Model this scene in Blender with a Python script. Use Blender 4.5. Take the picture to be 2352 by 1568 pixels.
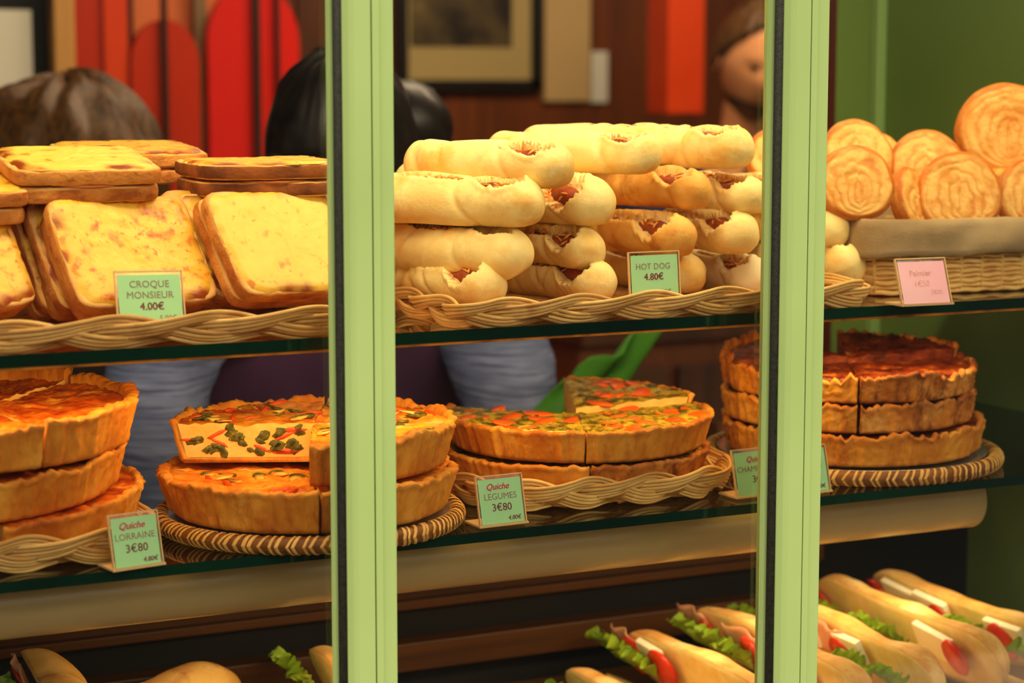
import bpy, bmesh, math, random
from mathutils import Vector, Matrix, noise, Euler
for _o in list(bpy.data.objects): bpy.data.objects.remove(_o)
S = bpy.context.scene
COL = S.collection
# ------------------------------------------------------------------ camera
F_PX, PITCH, YAW = 4700.0, math.radians(7.1), math.radians(26.0)
D0 = 1.85
CAM = Vector((-D0*math.sin(YAW)*math.cos(PITCH), -D0*math.cos(YAW)*math.cos(PITCH), 1.5))
cd = bpy.data.cameras.new('camera'); cam = bpy.data.objects.new('camera', cd); COL.objects.link(cam)
cam.location = CAM; cam.rotation_euler = (math.pi/2-PITCH, 0, -YAW)
cd.sensor_width = 36.0; cd.lens = 36.0*F_PX/2352.0; cd.clip_start = 0.05
cd.dof.use_dof = True; cd.dof.focus_distance = 1.93; cd.dof.aperture_fstop = 4.5
S.camera = cam
S.view_settings.view_transform = 'Standard'; S.view_settings.look = 'None'
S.view_settings.exposure = 0.0; S.view_settings.gamma = 1.0
# ------------------------------------------------------------------ sky over the street
W = bpy.data.worlds.new('World'); S.world = W; W.use_nodes = True
wn = W.node_tree.nodes; wl = W.node_tree.links
wbg = wn['Background']
tc = wn.new('ShaderNodeTexCoord'); sx = wn.new('ShaderNodeSeparateXYZ'); rp = wn.new('ShaderNodeValToRGB')
wl.new(tc.outputs['Generated'], sx.inputs[0]); wl.new(sx.outputs['Z'], rp.inputs[0]); wl.new(rp.outputs[0], wbg.inputs[0])
rp.color_ramp.elements[0].position = 0.0; rp.color_ramp.elements[0].color = (0.006, 0.006, 0.005, 1)
rp.color_ramp.elements[1].position = 0.62; rp.color_ramp.elements[1].color = (1.0, 0.92, 0.70, 1)
e = rp.color_ramp.elements.new(0.14); e.color = (0.03, 0.03, 0.026, 1)
wbg.inputs[1].default_value = 4.9
# ------------------------------------------------------------------ lamps
def area(name, loc, rot, sx_, sy_, power, col):
    l = bpy.data.lights.new(name, 'AREA'); l.shape = 'RECTANGLE'; l.size = sx_; l.size_y = sy_; l.energy = power; l.color = col
    o = bpy.data.objects.new(name, l); COL.objects.link(o); o.location = loc; o.rotation_euler = [math.radians(a) for a in rot]
    return o
WARM = (1.0, 0.78, 0.46)
area('case_or_added_light', (0.10, 0.03, 1.86), (26, 0, 0), 1.7, 0.10, 9.3, WARM)        # strip lamp over the upper shelf
area('case_or_added_light', (0.00, 0.075, 1.255), (30, 0, 0), 1.15, 0.03, 1.5, (1.0, 0.62, 0.20))  # added unseen light brightening the quiches, under the upper shelf front
area('case_or_added_light', (0.25, 0.20, 0.992), (0, 0, 0), 1.0, 0.04, 1.7, (1.0, 0.72, 0.36))   # added unseen light brightening the sandwiches, under the lower shelf
area('ceiling_lamp', (0.9, 1.55, 2.62), (0, 0, 0), 1.6, 0.5, 26.0, (1.0, 0.74, 0.45))
area('ceiling_lamp', (1.5, 1.55, 2.62), (25, 0, 0), 1.6, 0.5, 15.0, (1.0, 0.74, 0.45))

# ================================================================== helpers
def ray(x, y):
    v = Vector(((x-1176)/F_PX, -(y-784)/F_PX, -1.0)); v.rotate(cam.rotation_euler); return v
def PY(x, y, Y): d = ray(x, y); return CAM + d*((Y-CAM.y)/d.y)
def PZ(x, y, Z): d = ray(x, y); return CAM + d*((Z-CAM.z)/d.z)
def prx(p):
    v = Vector(p)-CAM; e_ = cam.rotation_euler.to_matrix().transposed() @ v
    return 1176 + F_PX*e_.x/(-e_.z), 784 - F_PX*e_.y/(-e_.z)
def fbm(v, o=3): return noise.fractal(Vector(v), 1.0, 2.0, o)
R_ = random.Random(7)

class MB:
    def __init__(s): s.v = []; s.f = []; s.m = []; s.sm = []
    def add(s, vs, fs, mi=0, smooth=True):
        o = len(s.v); s.v += [tuple(p) for p in vs]
        for i, f in enumerate(fs):
            s.f.append([a+o for a in f]); s.m.append(mi[i] if isinstance(mi, list) else mi); s.sm.append(smooth)
        return s
    def box(s, a, b, mi=0, M=None):
        vs = [Vector((x, y, z)) for x in (a[0], b[0]) for y in (a[1], b[1]) for z in (a[2], b[2])]
        if M: vs = [M @ p for p in vs]
        return s.add(vs, [(0, 1, 3, 2), (4, 6, 7, 5), (0, 4, 5, 1), (2, 3, 7, 6), (0, 2, 6, 4), (1, 5, 7, 3)], mi, False)
    def tube(s, pts, r, n=8, mi=0, closed=False, caps=True):
        pts = [Vector(p) for p in pts]; N = len(pts); vs = []
        ref = None
        for i, p in enumerate(pts):
            t = (pts[(i+1) % N]-pts[i-1]) if closed else (pts[min(i+1, N-1)]-pts[max(i-1, 0)])
            t.normalize()
            if ref is None:
                ref = Vector((0, 0, 1)) if abs(t.z) < .9 else Vector((1, 0, 0))
            a = (ref - t*ref.dot(t)).normalized(); ref = a; b = t.cross(a)
            rr = r[i] if isinstance(r, (list, tuple)) else r
            for k in range(n):
                q = 2*math.pi*k/n; vs.append(p + a*(math.cos(q)*rr) + b*(math.sin(q)*rr))
        fs = []
        for i in range(N if closed else N-1):
            j = (i+1) % N
            for k in range(n): fs.append((i*n+k, i*n+(k+1) % n, j*n+(k+1) % n, j*n+k))
        if caps and not closed:
            fs.append(tuple(range(n-1, -1, -1))); fs.append(tuple((N-1)*n+k for k in range(n)))
        return s.add(vs, fs, mi)
    def grid(s, rows, mi=0, wrap=False, smooth=True, capa=False, capb=False):
        n = len(rows[0]); vs = [p for r in rows for p in r]; fs = []
        for i in range(len(rows)-1):
            for k in range(n if wrap else n-1):
                k2 = (k+1) % n; fs.append((i*n+k, i*n+k2, (i+1)*n+k2, (i+1)*n+k))
        if capa: fs.append(tuple(range(n-1, -1, -1)))
        if capb: fs.append(tuple((len(rows)-1)*n+k for k in range(n)))
        return s.add(vs, fs, mi, smooth)
    def lathe(s, prof, n=64, mi=0):
        return s.grid([[Vector((r*math.cos(2*math.pi*k/n), r*math.sin(2*math.pi*k/n), z)) for k in range(n)] for r, z in prof], mi, wrap=True)
    def mesh(s, name):
        me = bpy.data.meshes.new(name); me.from_pydata(s.v, [], s.f)
        for i, p in enumerate(me.polygons): p.use_smooth = s.sm[i]; p.material_index = s.m[i]
        me.update(); return me
    def build(s, name, mats, parent=None, M=None):
        me = s.mesh(name)
        bm = bmesh.new(); bm.from_mesh(me); bmesh.ops.recalc_face_normals(bm, faces=bm.faces); bm.to_mesh(me); bm.free()
        return link(name, me, mats, parent, M)
def link(name, me, mats, parent=None, M=None):
    o = bpy.data.objects.new(name, me); COL.objects.link(o)
    if mats is not None:
        for m in (mats if isinstance(mats, (list, tuple)) else [mats]): me.materials.append(m)
    if parent: o.parent = parent
    if M is not None: o.matrix_local = M
    return o
def thing(name, label, cat, M=None, group=None):
    o = bpy.data.objects.new(name, None); COL.objects.link(o); o.empty_display_size = .02
    if M is not None: o.matrix_world = M
    return tag(o, label, cat, group)
def tag(o, label, cat, group=None):
    o['label'] = label; o['category'] = cat
    if group: o['group'] = group
    return o
def struct(o): o['kind'] = 'structure'; return o
def T(*a): return Matrix.Translation(Vector(a))
def RZ(d): return Matrix.Rotation(math.radians(d), 4, 'Z')
def RX(d): return Matrix.Rotation(math.radians(d), 4, 'X')
def RY(d): return Matrix.Rotation(math.radians(d), 4, 'Y')
def bevel_obj(o, w, seg=2):
    m = o.modifiers.new('bevel', 'BEVEL'); m.width = w; m.segments = seg; m.limit_method = 'ANGLE'; return o

# ------------------------------------------------------------------ materials
def srgb(r, g, b):
    f = lambda c: (c/255/12.92) if c/255 <= .04045 else ((c/255+.055)/1.055)**2.4
    return (f(r), f(g), f(b), 1)
def mat(name, stops, scale=20, detail=4, rough=.6, bump=0, bscale=80, spec=.3, rnd=True, attr=None, attr_col=None, coat=0, stretch=(1, 1, 1), distort=0, sss=0, metal=0, mott=None, bd=.002):
    """stops: list of (pos, rgba) over noise; attr: point attribute that mixes in attr_col"""
    m = bpy.data.materials.new(name); m.use_nodes = True; nt = m.node_tree; n = nt.nodes; l = nt.links
    b = n['Principled BSDF']; b.inputs['Roughness'].default_value = rough; b.inputs['Specular IOR Level'].default_value = spec
    b.inputs['Coat Weight'].default_value = coat; b.inputs['Metallic'].default_value = metal
    if sss:
        b.inputs['Subsurface Weight'].default_value = sss; b.inputs['Subsurface Radius'].default_value = (.01, .006, .002); b.inputs['Subsurface Scale'].default_value = 1.0
    if len(stops) == 1 and not bump and not attr:
        b.inputs['Base Color'].default_value = stops[0][1]; return m
    t = n.new('ShaderNodeTexCoord'); mp = n.new('ShaderNodeMapping'); mp.inputs['Scale'].default_value = stretch
    l.new(t.outputs['Object'], mp.inputs['Vector'])
    if rnd:
        oi = n.new('ShaderNodeObjectInfo'); mu = n.new('ShaderNodeVectorMath'); mu.operation = 'SCALE'; mu.inputs['Scale'].default_value = 17.0
        cx = n.new('ShaderNodeCombineXYZ')
        for k in range(3): l.new(oi.outputs['Random'], cx.inputs[k])
        l.new(cx.outputs[0], mu.inputs[0]); l.new(mu.outputs[0], mp.inputs['Location'])
    nz = n.new('ShaderNodeTexNoise'); nz.inputs['Scale'].default_value = scale; nz.inputs['Detail'].default_value = detail; nz.inputs['Distortion'].default_value = distort
    l.new(mp.outputs[0], nz.inputs['Vector'])
    cr = n.new('ShaderNodeValToRGB'); l.new(nz.outputs['Fac'], cr.inputs[0])
    els = cr.color_ramp.elements
    while len(els) < max(2, len(stops)): els.new(.5)
    st = stops if len(stops) > 1 else [stops[0], (1.0, stops[0][1])]
    for e_, (p, c) in zip(els, st): e_.position = p; e_.color = c
    out = cr.outputs[0]
    if mott:                                   # second, independent layer of baked patches
        ms, lo, hi, mc, mst = mott
        mp2 = n.new('ShaderNodeMapping'); mp2.inputs['Scale'].default_value = mst; l.new(mp.outputs[0], mp2.inputs['Vector'])
        n3 = n.new('ShaderNodeTexNoise'); n3.inputs['Scale'].default_value = ms; n3.inputs['Detail'].default_value = 5; n3.inputs['Roughness'].default_value = .65
        l.new(mp2.outputs[0], n3.inputs['Vector'])
        r3 = n.new('ShaderNodeMapRange'); r3.inputs['From Min'].default_value = lo; r3.inputs['From Max'].default_value = hi; l.new(n3.outputs['Fac'], r3.inputs['Value'])
        m3 = n.new('ShaderNodeMix'); m3.data_type = 'RGBA'; l.new(r3.outputs[0], m3.inputs['Factor']); l.new(out, m3.inputs['A']); m3.inputs['B'].default_value = mc; out = m3.outputs['Result']
    if attr:
        at = n.new('ShaderNodeAttribute'); at.attribute_name = attr; mx = n.new('ShaderNodeMix'); mx.data_type = 'RGBA'
        l.new(at.outputs['Fac'], mx.inputs['Factor']); l.new(out, mx.inputs['A']); mx.inputs['B'].default_value = attr_col; out = mx.outputs['Result']
    l.new(out, b.inputs['Base Color'])
    if bump:
        n2 = n.new('ShaderNodeTexNoise'); n2.inputs['Scale'].default_value = bscale; n2.inputs['Detail'].default_value = 5
        l.new(mp.outputs[0], n2.inputs['Vector'])
        bp = n.new('ShaderNodeBump'); bp.inputs['Strength'].default_value = bump; bp.inputs['Distance'].default_value = bd
        l.new(n2.outputs['Fac'], bp.inputs['Height']); l.new(bp.outputs[0], b.inputs['Normal'])
    return m
def glassmat(name, tint=(1, 1, 1, 1), gl=1.0):
    m = bpy.data.materials.new(name); m.use_nodes = True; n = m.node_tree.nodes; l = m.node_tree.links
    n.remove(n['Principled BSDF']); o = n['Material Output']
    tr = n.new('ShaderNodeBsdfTransparent'); tr.inputs[0].default_value = tint
    g = n.new('ShaderNodeBsdfGlossy'); g.inputs['Roughness'].default_value = .02; g.inputs[0].default_value = (gl, gl, gl, 1)
    fr = n.new('ShaderNodeFresnel'); fr.inputs['IOR'].default_value = 1.45; mx = n.new('ShaderNodeMixShader')
    l.new(fr.outputs[0], mx.inputs[0]); l.new(tr.outputs[0], mx.inputs[1]); l.new(g.outputs[0], mx.inputs[2]); l.new(mx.outputs[0], o.inputs[0])
    return m
def C(*a): return srgb(*a)
M = {}
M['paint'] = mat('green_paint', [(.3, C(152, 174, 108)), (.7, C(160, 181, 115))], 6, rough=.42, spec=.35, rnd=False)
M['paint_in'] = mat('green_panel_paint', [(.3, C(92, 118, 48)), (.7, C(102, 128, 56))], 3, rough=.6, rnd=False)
M['paint_post'] = mat('pale_green_paint', [(0, C(128, 160, 92))], rough=.5)
M['rubber'] = mat('black_rubber', [(.3, C(22, 22, 18)), (.7, C(44, 42, 34))], 300, rough=.7, bump=.3, bscale=700)
M['pane'] = glassmat('window_glass', (1, 1, 1, 1), 1.0)
M['shelfglass'] = glassmat('shelf_glass', (.93, .98, .93, 1))
M['shelfedge'] = mat('shelf_glass_edge', [(.35, C(4, 30, 22)), (.65, C(6, 52, 34))], 4, rough=.08, spec=.5, rnd=False)
M['edgereflect'] = mat('amber_edge_reflection', [(.35, C(120, 66, 10)), (.6, C(205, 125, 30))], 25, rough=.3, spec=.5, rnd=False)  # amber colour painted in for goods reflected in the shelf edge
M['acrylic'] = glassmat('clear_acrylic', (.97, .97, .94, 1))
M['acryledge'] = mat('acrylic_edge', [(0, C(226, 190, 130))], rough=.3)
M['cardg'] = mat('mint_card', [(0, C(168, 226, 162))], rough=.7)
M['cardp'] = mat('pink_card', [(.3, C(252, 186, 200)), (.7, C(255, 206, 208))], 9, rough=.7)
M['inkgrey'] = mat('grey_ink', [(0, C(150, 120, 110))], rough=.8)
M['inkdark'] = mat('plum_ink', [(0, C(128, 62, 70))], rough=.8)
M['inkred'] = mat('red_ink', [(0, C(196, 70, 84))], rough=.8)
M['inkpale'] = mat('pale_ink', [(0, C(240, 180, 168))], rough=.8)
M['crumb'] = mat('toast_crumb', [(.3, C(232, 178, 86)), (.65, C(244, 204, 122))], 60, rough=.8, bump=.5, bscale=260, attr='toast', attr_col=C(196, 112, 30), mott=(26, .52, .74, C(222, 150, 56), (1, 1, 1)))
M['crust'] = mat('toast_crust', [(.35, C(176, 94, 26)), (.62, C(222, 148, 62))], 30, rough=.75, bump=.6, bscale=340, mott=(40, .5, .7, C(150, 76, 18), (1, 1, 2)))
M['crustdark'] = mat('dark_toast_crust', [(.35, C(110, 56, 18)), (.65, C(172, 96, 36))], 26, rough=.75, bump=.35, bscale=300)
M['cheese'] = mat('gratin_cheese', [(.30, C(245, 196, 66)), (.565, C(240, 180, 48)), (.62, C(232, 150, 34)), (.72, C(176, 84, 14))], 58, detail=3, rough=.38, bump=.22, bscale=260, spec=.4, attr='toast', attr_col=C(150, 60, 6), distort=.3, mott=(130, .575, .68, C(196, 96, 12), (1, 1, 1)))
M['cheesepale'] = mat('pale_gratin_cheese', [(.30, C(246, 202, 78)), (.61, C(244, 194, 66)), (.69, C(222, 138, 34))], 54, detail=3, rough=.38, bump=.2, bscale=260, spec=.4, attr='toast', attr_col=C(140, 56, 8), mott=(120, .615, .71, C(214, 128, 30), (1, 1, 1)))
M['ham'] = mat('cooked_ham', [(.3, C(214, 112, 60)), (.7, C(232, 150, 88))], 40, rough=.5)
M['bun'] = mat('pale_bread_crust', [(.32, C(250, 216, 128)), (.54, C(254, 228, 146)), (.72, C(244, 192, 90))], 22, rough=.55, bump=.3, bscale=220, spec=.25, mott=(14, .52, .72, C(238, 172, 66), (1, 1, 1)))
M['bungold'] = mat('golden_bread_crust', [(.30, C(226, 150, 52)), (.60, C(246, 194, 98))], 26, rough=.55, bump=.3, bscale=220, spec=.25, mott=(30, .52, .70, C(198, 112, 26), (1, 1, 1)))
M['bunwhite'] = mat('floury_bread_crust', [(.30, C(238, 214, 158)), (.60, C(246, 226, 176))], 26, rough=.7, bump=.15, bscale=160, spec=.2)
M['buncrumb'] = mat('bread_crumb', [(.35, C(222, 176, 96)), (.65, C(246, 216, 146))], 90, rough=.85, bump=.8, bscale=300, mott=(60, .50, .66, C(206, 116, 32), (1, 1, 1)))
M['sausage'] = mat('baked_sausage', [(.3, C(92, 30, 8)), (.6, C(166, 70, 20))], 60, rough=.5, bump=.3, bscale=200, spec=.5)
M['gratbits'] = mat('browned_cheese', [(.3, C(204, 104, 26)), (.6, C(242, 180, 84))], 130, rough=.5, bump=.4, bscale=300)
M['wicker'] = mat('willow_rod', [(.3, C(214, 164, 84)), (.6, C(238, 196, 116)), (.75, C(190, 134, 62))], 24, rough=.5, bump=.15, bscale=220, spec=.3, attr='toast', attr_col=C(150, 92, 34))
M['wickerd'] = mat('brown_cane', [(.3, C(96, 52, 14)), (.7, C(150, 92, 32))], 60, rough=.5, bump=.3, bscale=200)
M['wickerb'] = mat('pale_cane_binding', [(.3, C(206, 152, 70)), (.7, C(232, 186, 104))], 60, rough=.5)
M['wickerfloor'] = mat('woven_floor_cane', [(.3, C(150, 96, 36)), (.7, C(204, 146, 66))], 60, rough=.6)
M['pastry'] = mat('shortcrust', [(.30, C(190, 104, 20)), (.52, C(224, 150, 44)), (.72, C(236, 176, 72))], 20, rough=.65, bump=.5, bscale=140, attr='toast', attr_col=C(168, 80, 14), stretch=(1, 1, .5), mott=(55, .50, .72, C(190, 104, 22), (1, 1, .45)), bd=.004)
M['pastrydark'] = mat('brown_shortcrust', [(.30, C(160, 78, 16)), (.52, C(212, 130, 40)), (.72, C(232, 166, 76))], 24, rough=.65, bump=.5, bscale=140, attr='toast', attr_col=C(120, 46, 8), mott=(50, .48, .66, C(120, 52, 10), (1, 1, .4)), bd=.004)
M['fillor'] = mat('lorraine_filling', [(.26, C(120, 36, 4)), (.42, C(190, 74, 10)), (.56, C(222, 110, 20)), (.72, C(250, 176, 62))], 46, detail=6, rough=.38, bump=.9, bscale=120, spec=.5)
M['fillveg'] = mat('vegetable_filling', [(.28, C(168, 66, 10)), (.45, C(226, 124, 24)), (.60, C(240, 164, 44)), (.72, C(206, 96, 14))], 40, detail=5, rough=.4, bump=.8, bscale=120, spec=.5)
M['fillgreen'] = mat('green_vegetable_filling', [(.30, C(66, 54, 4)), (.45, C(128, 106, 10)), (.58, C(206, 176, 50)), (.72, C(112, 62, 6))], 70, detail=6, rough=.45, bump=.9, bscale=150, spec=.5)
M['fillmush'] = mat('mushroom_filling', [(.26, C(44, 12, 2)), (.45, C(108, 36, 4)), (.60, C(150, 62, 10)), (.74, C(214, 128, 40))], 44, detail=6, rough=.4, bump=.9, bscale=120, spec=.5)
M['custard'] = mat('custard', [(.3, C(236, 184, 84)), (.7, C(246, 206, 118))], 60, rough=.6, bump=.4, bscale=200)
M['carrot'] = mat('carrot', [(.3, C(246, 88, 4)), (.7, C(255, 118, 14))], 80, rough=.4, spec=.5)
M['courgette'] = mat('courgette_skin', [(.3, C(58, 58, 14)), (.6, C(104, 100, 34)), (.75, C(170, 150, 60))], 220, rough=.45)
M['courgettef'] = mat('courgette_flesh', [(.3, C(222, 180, 70)), (.7, C(240, 204, 104))], 80, rough=.45)
M['pepper'] = mat('red_pepper', [(.3, C(206, 60, 10)), (.7, C(232, 92, 20))], 60, rough=.35, spec=.5)
M['foil'] = mat('silver_board', [(0, C(190, 186, 176))], rough=.25, metal=.8)
M['palmier'] = mat('palmier_pastry', [(.3, C(226, 158, 62)), (.6, C(242, 192, 98))], 60, rough=.5, bump=.5, bscale=200, mott=(45, .5, .72, C(224, 142, 48), (1, 1, 1)), attr='toast', attr_col=C(200, 106, 18))
M['linen'] = mat('linen_cloth', [(.35, C(150, 124, 84)), (.65, C(178, 152, 108))], 14, rough=.9, bump=.3, bscale=500)
M['pipe'] = mat('satin_white_metal', [(0, C(190, 166, 112))], rough=.28, spec=.6)
M['wood'] = mat('varnished_wood', [(.3, C(62, 32, 6)), (.7, C(92, 54, 12))], 8, rough=.45, stretch=(.3, 6, 6))
M['wooddark'] = mat('dark_wood', [(.3, C(58, 28, 8)), (.7, C(84, 44, 14))], 8, rough=.5, stretch=(4, 4, .4))
M['black'] = mat('black_panel', [(0, C(16, 15, 11))], rough=.6)
M['darkred'] = mat('dark_red_paint', [(0, C(74, 22, 8))], rough=.5)
M['bagbread'] = mat('baguette_crust', [(.30, C(214, 146, 58)), (.55, C(238, 188, 104)), (.72, C(246, 212, 146))], 18, rough=.7, bump=.5, bscale=200, mott=(30, .5, .7, C(206, 132, 48), (1, 1, 1)))
M['lettuce'] = mat('lettuce', [(.3, C(96, 136, 20)), (.6, C(152, 184, 40)), (.75, C(196, 210, 80))], 40, rough=.45, spec=.4)
M['tomato'] = mat('tomato', [(.3, C(186, 30, 10)), (.7, C(224, 58, 22))], 40, rough=.3, spec=.5)
M['egg'] = mat('white_cheese', [(.3, C(244, 232, 186)), (.7, C(250, 244, 214))], 40, rough=.5, bump=.3)
M['hampink'] = mat('pink_ham', [(.3, C(226, 156, 112)), (.7, C(240, 186, 146))], 40, rough=.5)
M['butter'] = mat('buttery_crumb', [(.3, C(240, 206, 110)), (.7, C(250, 224, 150))], 70, rough=.8, bump=.5)
M['wallwood'] = mat('brown_wall_panelling', [(.3, C(96, 46, 10)), (.7, C(124, 62, 16))], 5, rough=.55, stretch=(8, 1, .5), rnd=False)
M['floor'] = mat('brown_floor_tile', [(.3, C(70, 50, 32)), (.7, C(90, 66, 42))], 5, rough=.6, rnd=False)
M['ceil'] = mat('ceiling_paint', [(0, C(120, 96, 66))], rough=.8)
M['redpaint'] = mat('red_gloss_paint', [(.3, C(206, 14, 0)), (.7, C(220, 26, 2))], 4, rough=.4, spec=.4)
M['orangered'] = mat('orange_red_paint', [(.3, C(212, 62, 12)), (.7, C(226, 74, 18))], 4, rough=.4)
M['rust'] = mat('rust_red_paint', [(.3, C(180, 38, 2)), (.7, C(190, 46, 4))], 4, rough=.4)
M['salmon'] = mat('salmon_sky_reflection', [(.3, C(214, 112, 62)), (.7, C(222, 124, 74))], 4, rough=.5)  # flat salmon colour standing in for bright sky reflected in the window
M['darkgap'] = mat('dark_brown_gap', [(0, C(52, 20, 8))], rough=.7)
M['greywood'] = mat('grey_wood', [(0, C(120, 98, 66))], rough=.6)
M['palewood'] = mat('pale_wood', [(.3, C(190, 138, 72)), (.7, C(206, 156, 88))], 6, rough=.5, stretch=(6, 6, .5))
M['paper'] = mat('white_paper', [(0, C(232, 232, 218))], rough=.8)
M['matboard'] = mat('beige_mount', [(0, C(186, 166, 110))], rough=.8)
M['photo'] = mat('dark_picture', [(.35, C(40, 32, 20)), (.55, C(90, 76, 46)), (.7, C(130, 112, 70))], 9, detail=2, rough=.5)
M['frame'] = mat('black_frame', [(0, C(24, 20, 16))], rough=.4)
M['cream'] = mat('cream_board', [(0, C(206, 176, 122))], rough=.8)
M['skin'] = mat('skin', [(.3, C(214, 146, 96)), (.7, C(228, 162, 112))], 14, rough=.5)
M['hairbr'] = mat('brown_hair', [(.3, C(46, 28, 10)), (.7, C(110, 72, 30))], 40, rough=.5, stretch=(3, 3, .6))
M['hairbl'] = mat('black_hair', [(.3, C(14, 12, 10)), (.7, C(34, 28, 26))], 40, rough=.4)
M['shirt'] = mat('light_blue_striped_cotton', [(.38, C(92, 102, 138)), (.62, C(118, 128, 164))], 26, detail=2, rough=.8, bump=.4, bscale=60, stretch=(.5, .5, 3), mott=(16, .45, .62, C(70, 78, 112), (1, 1, 3)))
M['apron'] = mat('purple_apron_cloth', [(.3, C(62, 36, 66)), (.7, C(78, 46, 78))], 14, rough=.85, bump=.3, bscale=40)
M['jacket'] = mat('dark_jacket', [(0, C(34, 24, 18))], rough=.8)
M['navy'] = mat('navy_cloth', [(0, C(40, 44, 78))], rough=.8)
M['greencloth'] = mat('bright_green_cloth', [(.3, C(44, 104, 14)), (.7, C(62, 124, 24))], 8, rough=.8)
M['tray'] = mat('brown_tray', [(0, C(96, 60, 24))], rough=.5)
# ================================================================== setting
SH_U, SH_L = 1.2808, 1.0913          # tops of the two glass shelves
XW, YB, YS = 0.90, 0.69, 0.47                 # right end panel and back of the display case
def sbox(name, a, b, m, bev=0):
    o = MB().box(a, b).build(name, m); struct(o)
    if bev: bevel_obj(o, bev)
    return o
sbox('floor', (-3, -2.6, -.05), (3.6, 3.4, 0), M['floor'])
sbox('ceiling', (-3, -.02, 2.7), (3.6, 3.4, 2.75), M['ceil'])
sbox('wall_back', (-3, 3.1, 0), (3.6, 3.2, 2.7), M['wallwood'])
sbox('wall_left', (-3.1, -.02, 0), (-3, 3.2, 2.7), M['wallwood'])
sbox('wall_right', (3.6, -.02, 0), (3.7, 3.2, 2.7), M['wallwood'])
# display case: end panel, back corner post, dark red jamb
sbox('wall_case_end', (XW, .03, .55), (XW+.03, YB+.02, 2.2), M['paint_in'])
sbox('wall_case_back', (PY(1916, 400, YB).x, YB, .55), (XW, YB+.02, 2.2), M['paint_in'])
sbox('trim_1', (XW-.016, YB-.018, .9), (XW, YB, 2.2), M['paint_post'], .002)
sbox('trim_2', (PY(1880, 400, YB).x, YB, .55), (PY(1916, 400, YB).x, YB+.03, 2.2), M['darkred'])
sbox('wall_case_base', (-.9, YS, .55), (XW, YS+.02, 1.03), M['black'])
# mullions of the shop window : painted aluminium, rebate, black rubber gasket
WIN = -.030                           # plane of the shop window
def mullion(name, xl, xr, num):
    w = xr-xl
    prof = [(xl, .03), (xl, -.004), (xl+.003*1, -.010), (xl+.10*w, -.0115), (xl+.16*w, -.0135), (xl+.49*w, -.0135), (xl+.505*w, -.012),
            (xl+.507*w, -.006), (xl+.525*w, -.006), (xl+.53*w, -.0125), (xl+.67*w, -.0125), (xl+.69*w, -.0095), (xl+.97*w, -.0095), (xr, -.008), (xr, .03)]
    rows = [[Vector((x, y, .5)) for x, y in prof], [Vector((x, y, 2.2)) for x, y in prof]]
    mb = MB(); mb.grid(rows, 0, smooth=False); mb.add([Vector((xl, .03, .5)), Vector((xr, .03, .5)), Vector((xr, .03, 2.2)), Vector((xl, .03, 2.2))], [(0, 1, 2, 3)], 0, False)
    mb.v = [(a, b+WIN, c) for a, b, c in mb.v]
    o = struct(mb.build(name, M['paint']))
    g = MB().tube([(xl-.0022, WIN+.001, z) for z in (.5, 2.2)], .0044, 10).build('gasket', M['rubber'], o)
    MB().box((xl-.0088, WIN+.0055, .5), (xl-.0005, WIN+.0115, 2.2)).build('glazing_bead', M['paint'], o)
    return o
X1L, X1R = PY(788.5, 784, WIN).x, PY(899.5, 784, WIN).x
X2L, X2R = PY(1784.5, 784, WIN).x, PY(1880, 784, WIN).x
mullion('trim_3', X1L, X1R, 1); mullion('trim_4', X2L, X2R, 2)
for i, (a, b) in enumerate([(-.75, X1L-.001), (X1R+.0005, X2L-.001), (X2R+.0005, XW+.1)]):
    struct(MB().box((a, WIN+.012, .55), (b, WIN+.016, 2.2)).build('window_%d' % (i+1), M['pane']))
sbox('wall_front', (-.9, WIN-.02, 0), (XW+.2, .03, .55), M['paint'])
sbox('wall_front_top', (-3, WIN-.02, 2.2), (3.6, .03, 2.7), M['paint'])
# glass shelves
def shelf(name, top, th, label, y0, xr):
    r = thing(name, label, 'glass shelf', T(0, 0, top-th))
    xl = -.78
    mb = MB(); mb.box((xl, y0, 0), (xr, YS-.004, th)); mb.m = [1, 1, 1, 1, 0, 0]
    # box face order: x-, x+, y-, y+, z-, z+
    mb.m = [1, 1, 1, 1, 0, 0]
    mb.build('glass_sheet', [M['shelfglass'], M['shelfedge']], r)
    return r
us = shelf('glass_shelf', SH_U, .0105, 'upper thick glass shelf carrying the toasties, hot dogs and palmiers', .03, XW-.001)
MB().box((-.78, .0315, -.0028), (XW-.001, .036, 0)).build('edge_reflection', M['edgereflect'], us)  # added strip painted as the orange reflection under the shelf edge
lsf = shelf('glass_shelf', SH_L, .0095, 'lower glass shelf carrying the four stacks of quiche', .03, XW-.001)
# horizontal white pipe under the lower shelf
pc = PY(1176, 1330, .135); px_r = PY(2218, 1180, .135).x
zbot = pc.z; pr_ = (SH_L-.0095-.003-zbot)/2; pz = zbot+pr_
t_ = thing('lamp_tube', 'long pale satin tube running under the lower glass shelf', 'lamp tube', T(0, .135, pz))
MB().tube([(-.85, 0, 0), (px_r, 0, 0)], pr_, 40, caps=False).build('housing', M['pipe'], t_)
MB().tube([(px_r, 0, 0), (px_r+.003, 0, 0), (px_r+.0045, 0, 0)], [pr_*1.01, pr_*1.01, pr_*.9], 40).build('end_cap', M['pipe'], t_)
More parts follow.
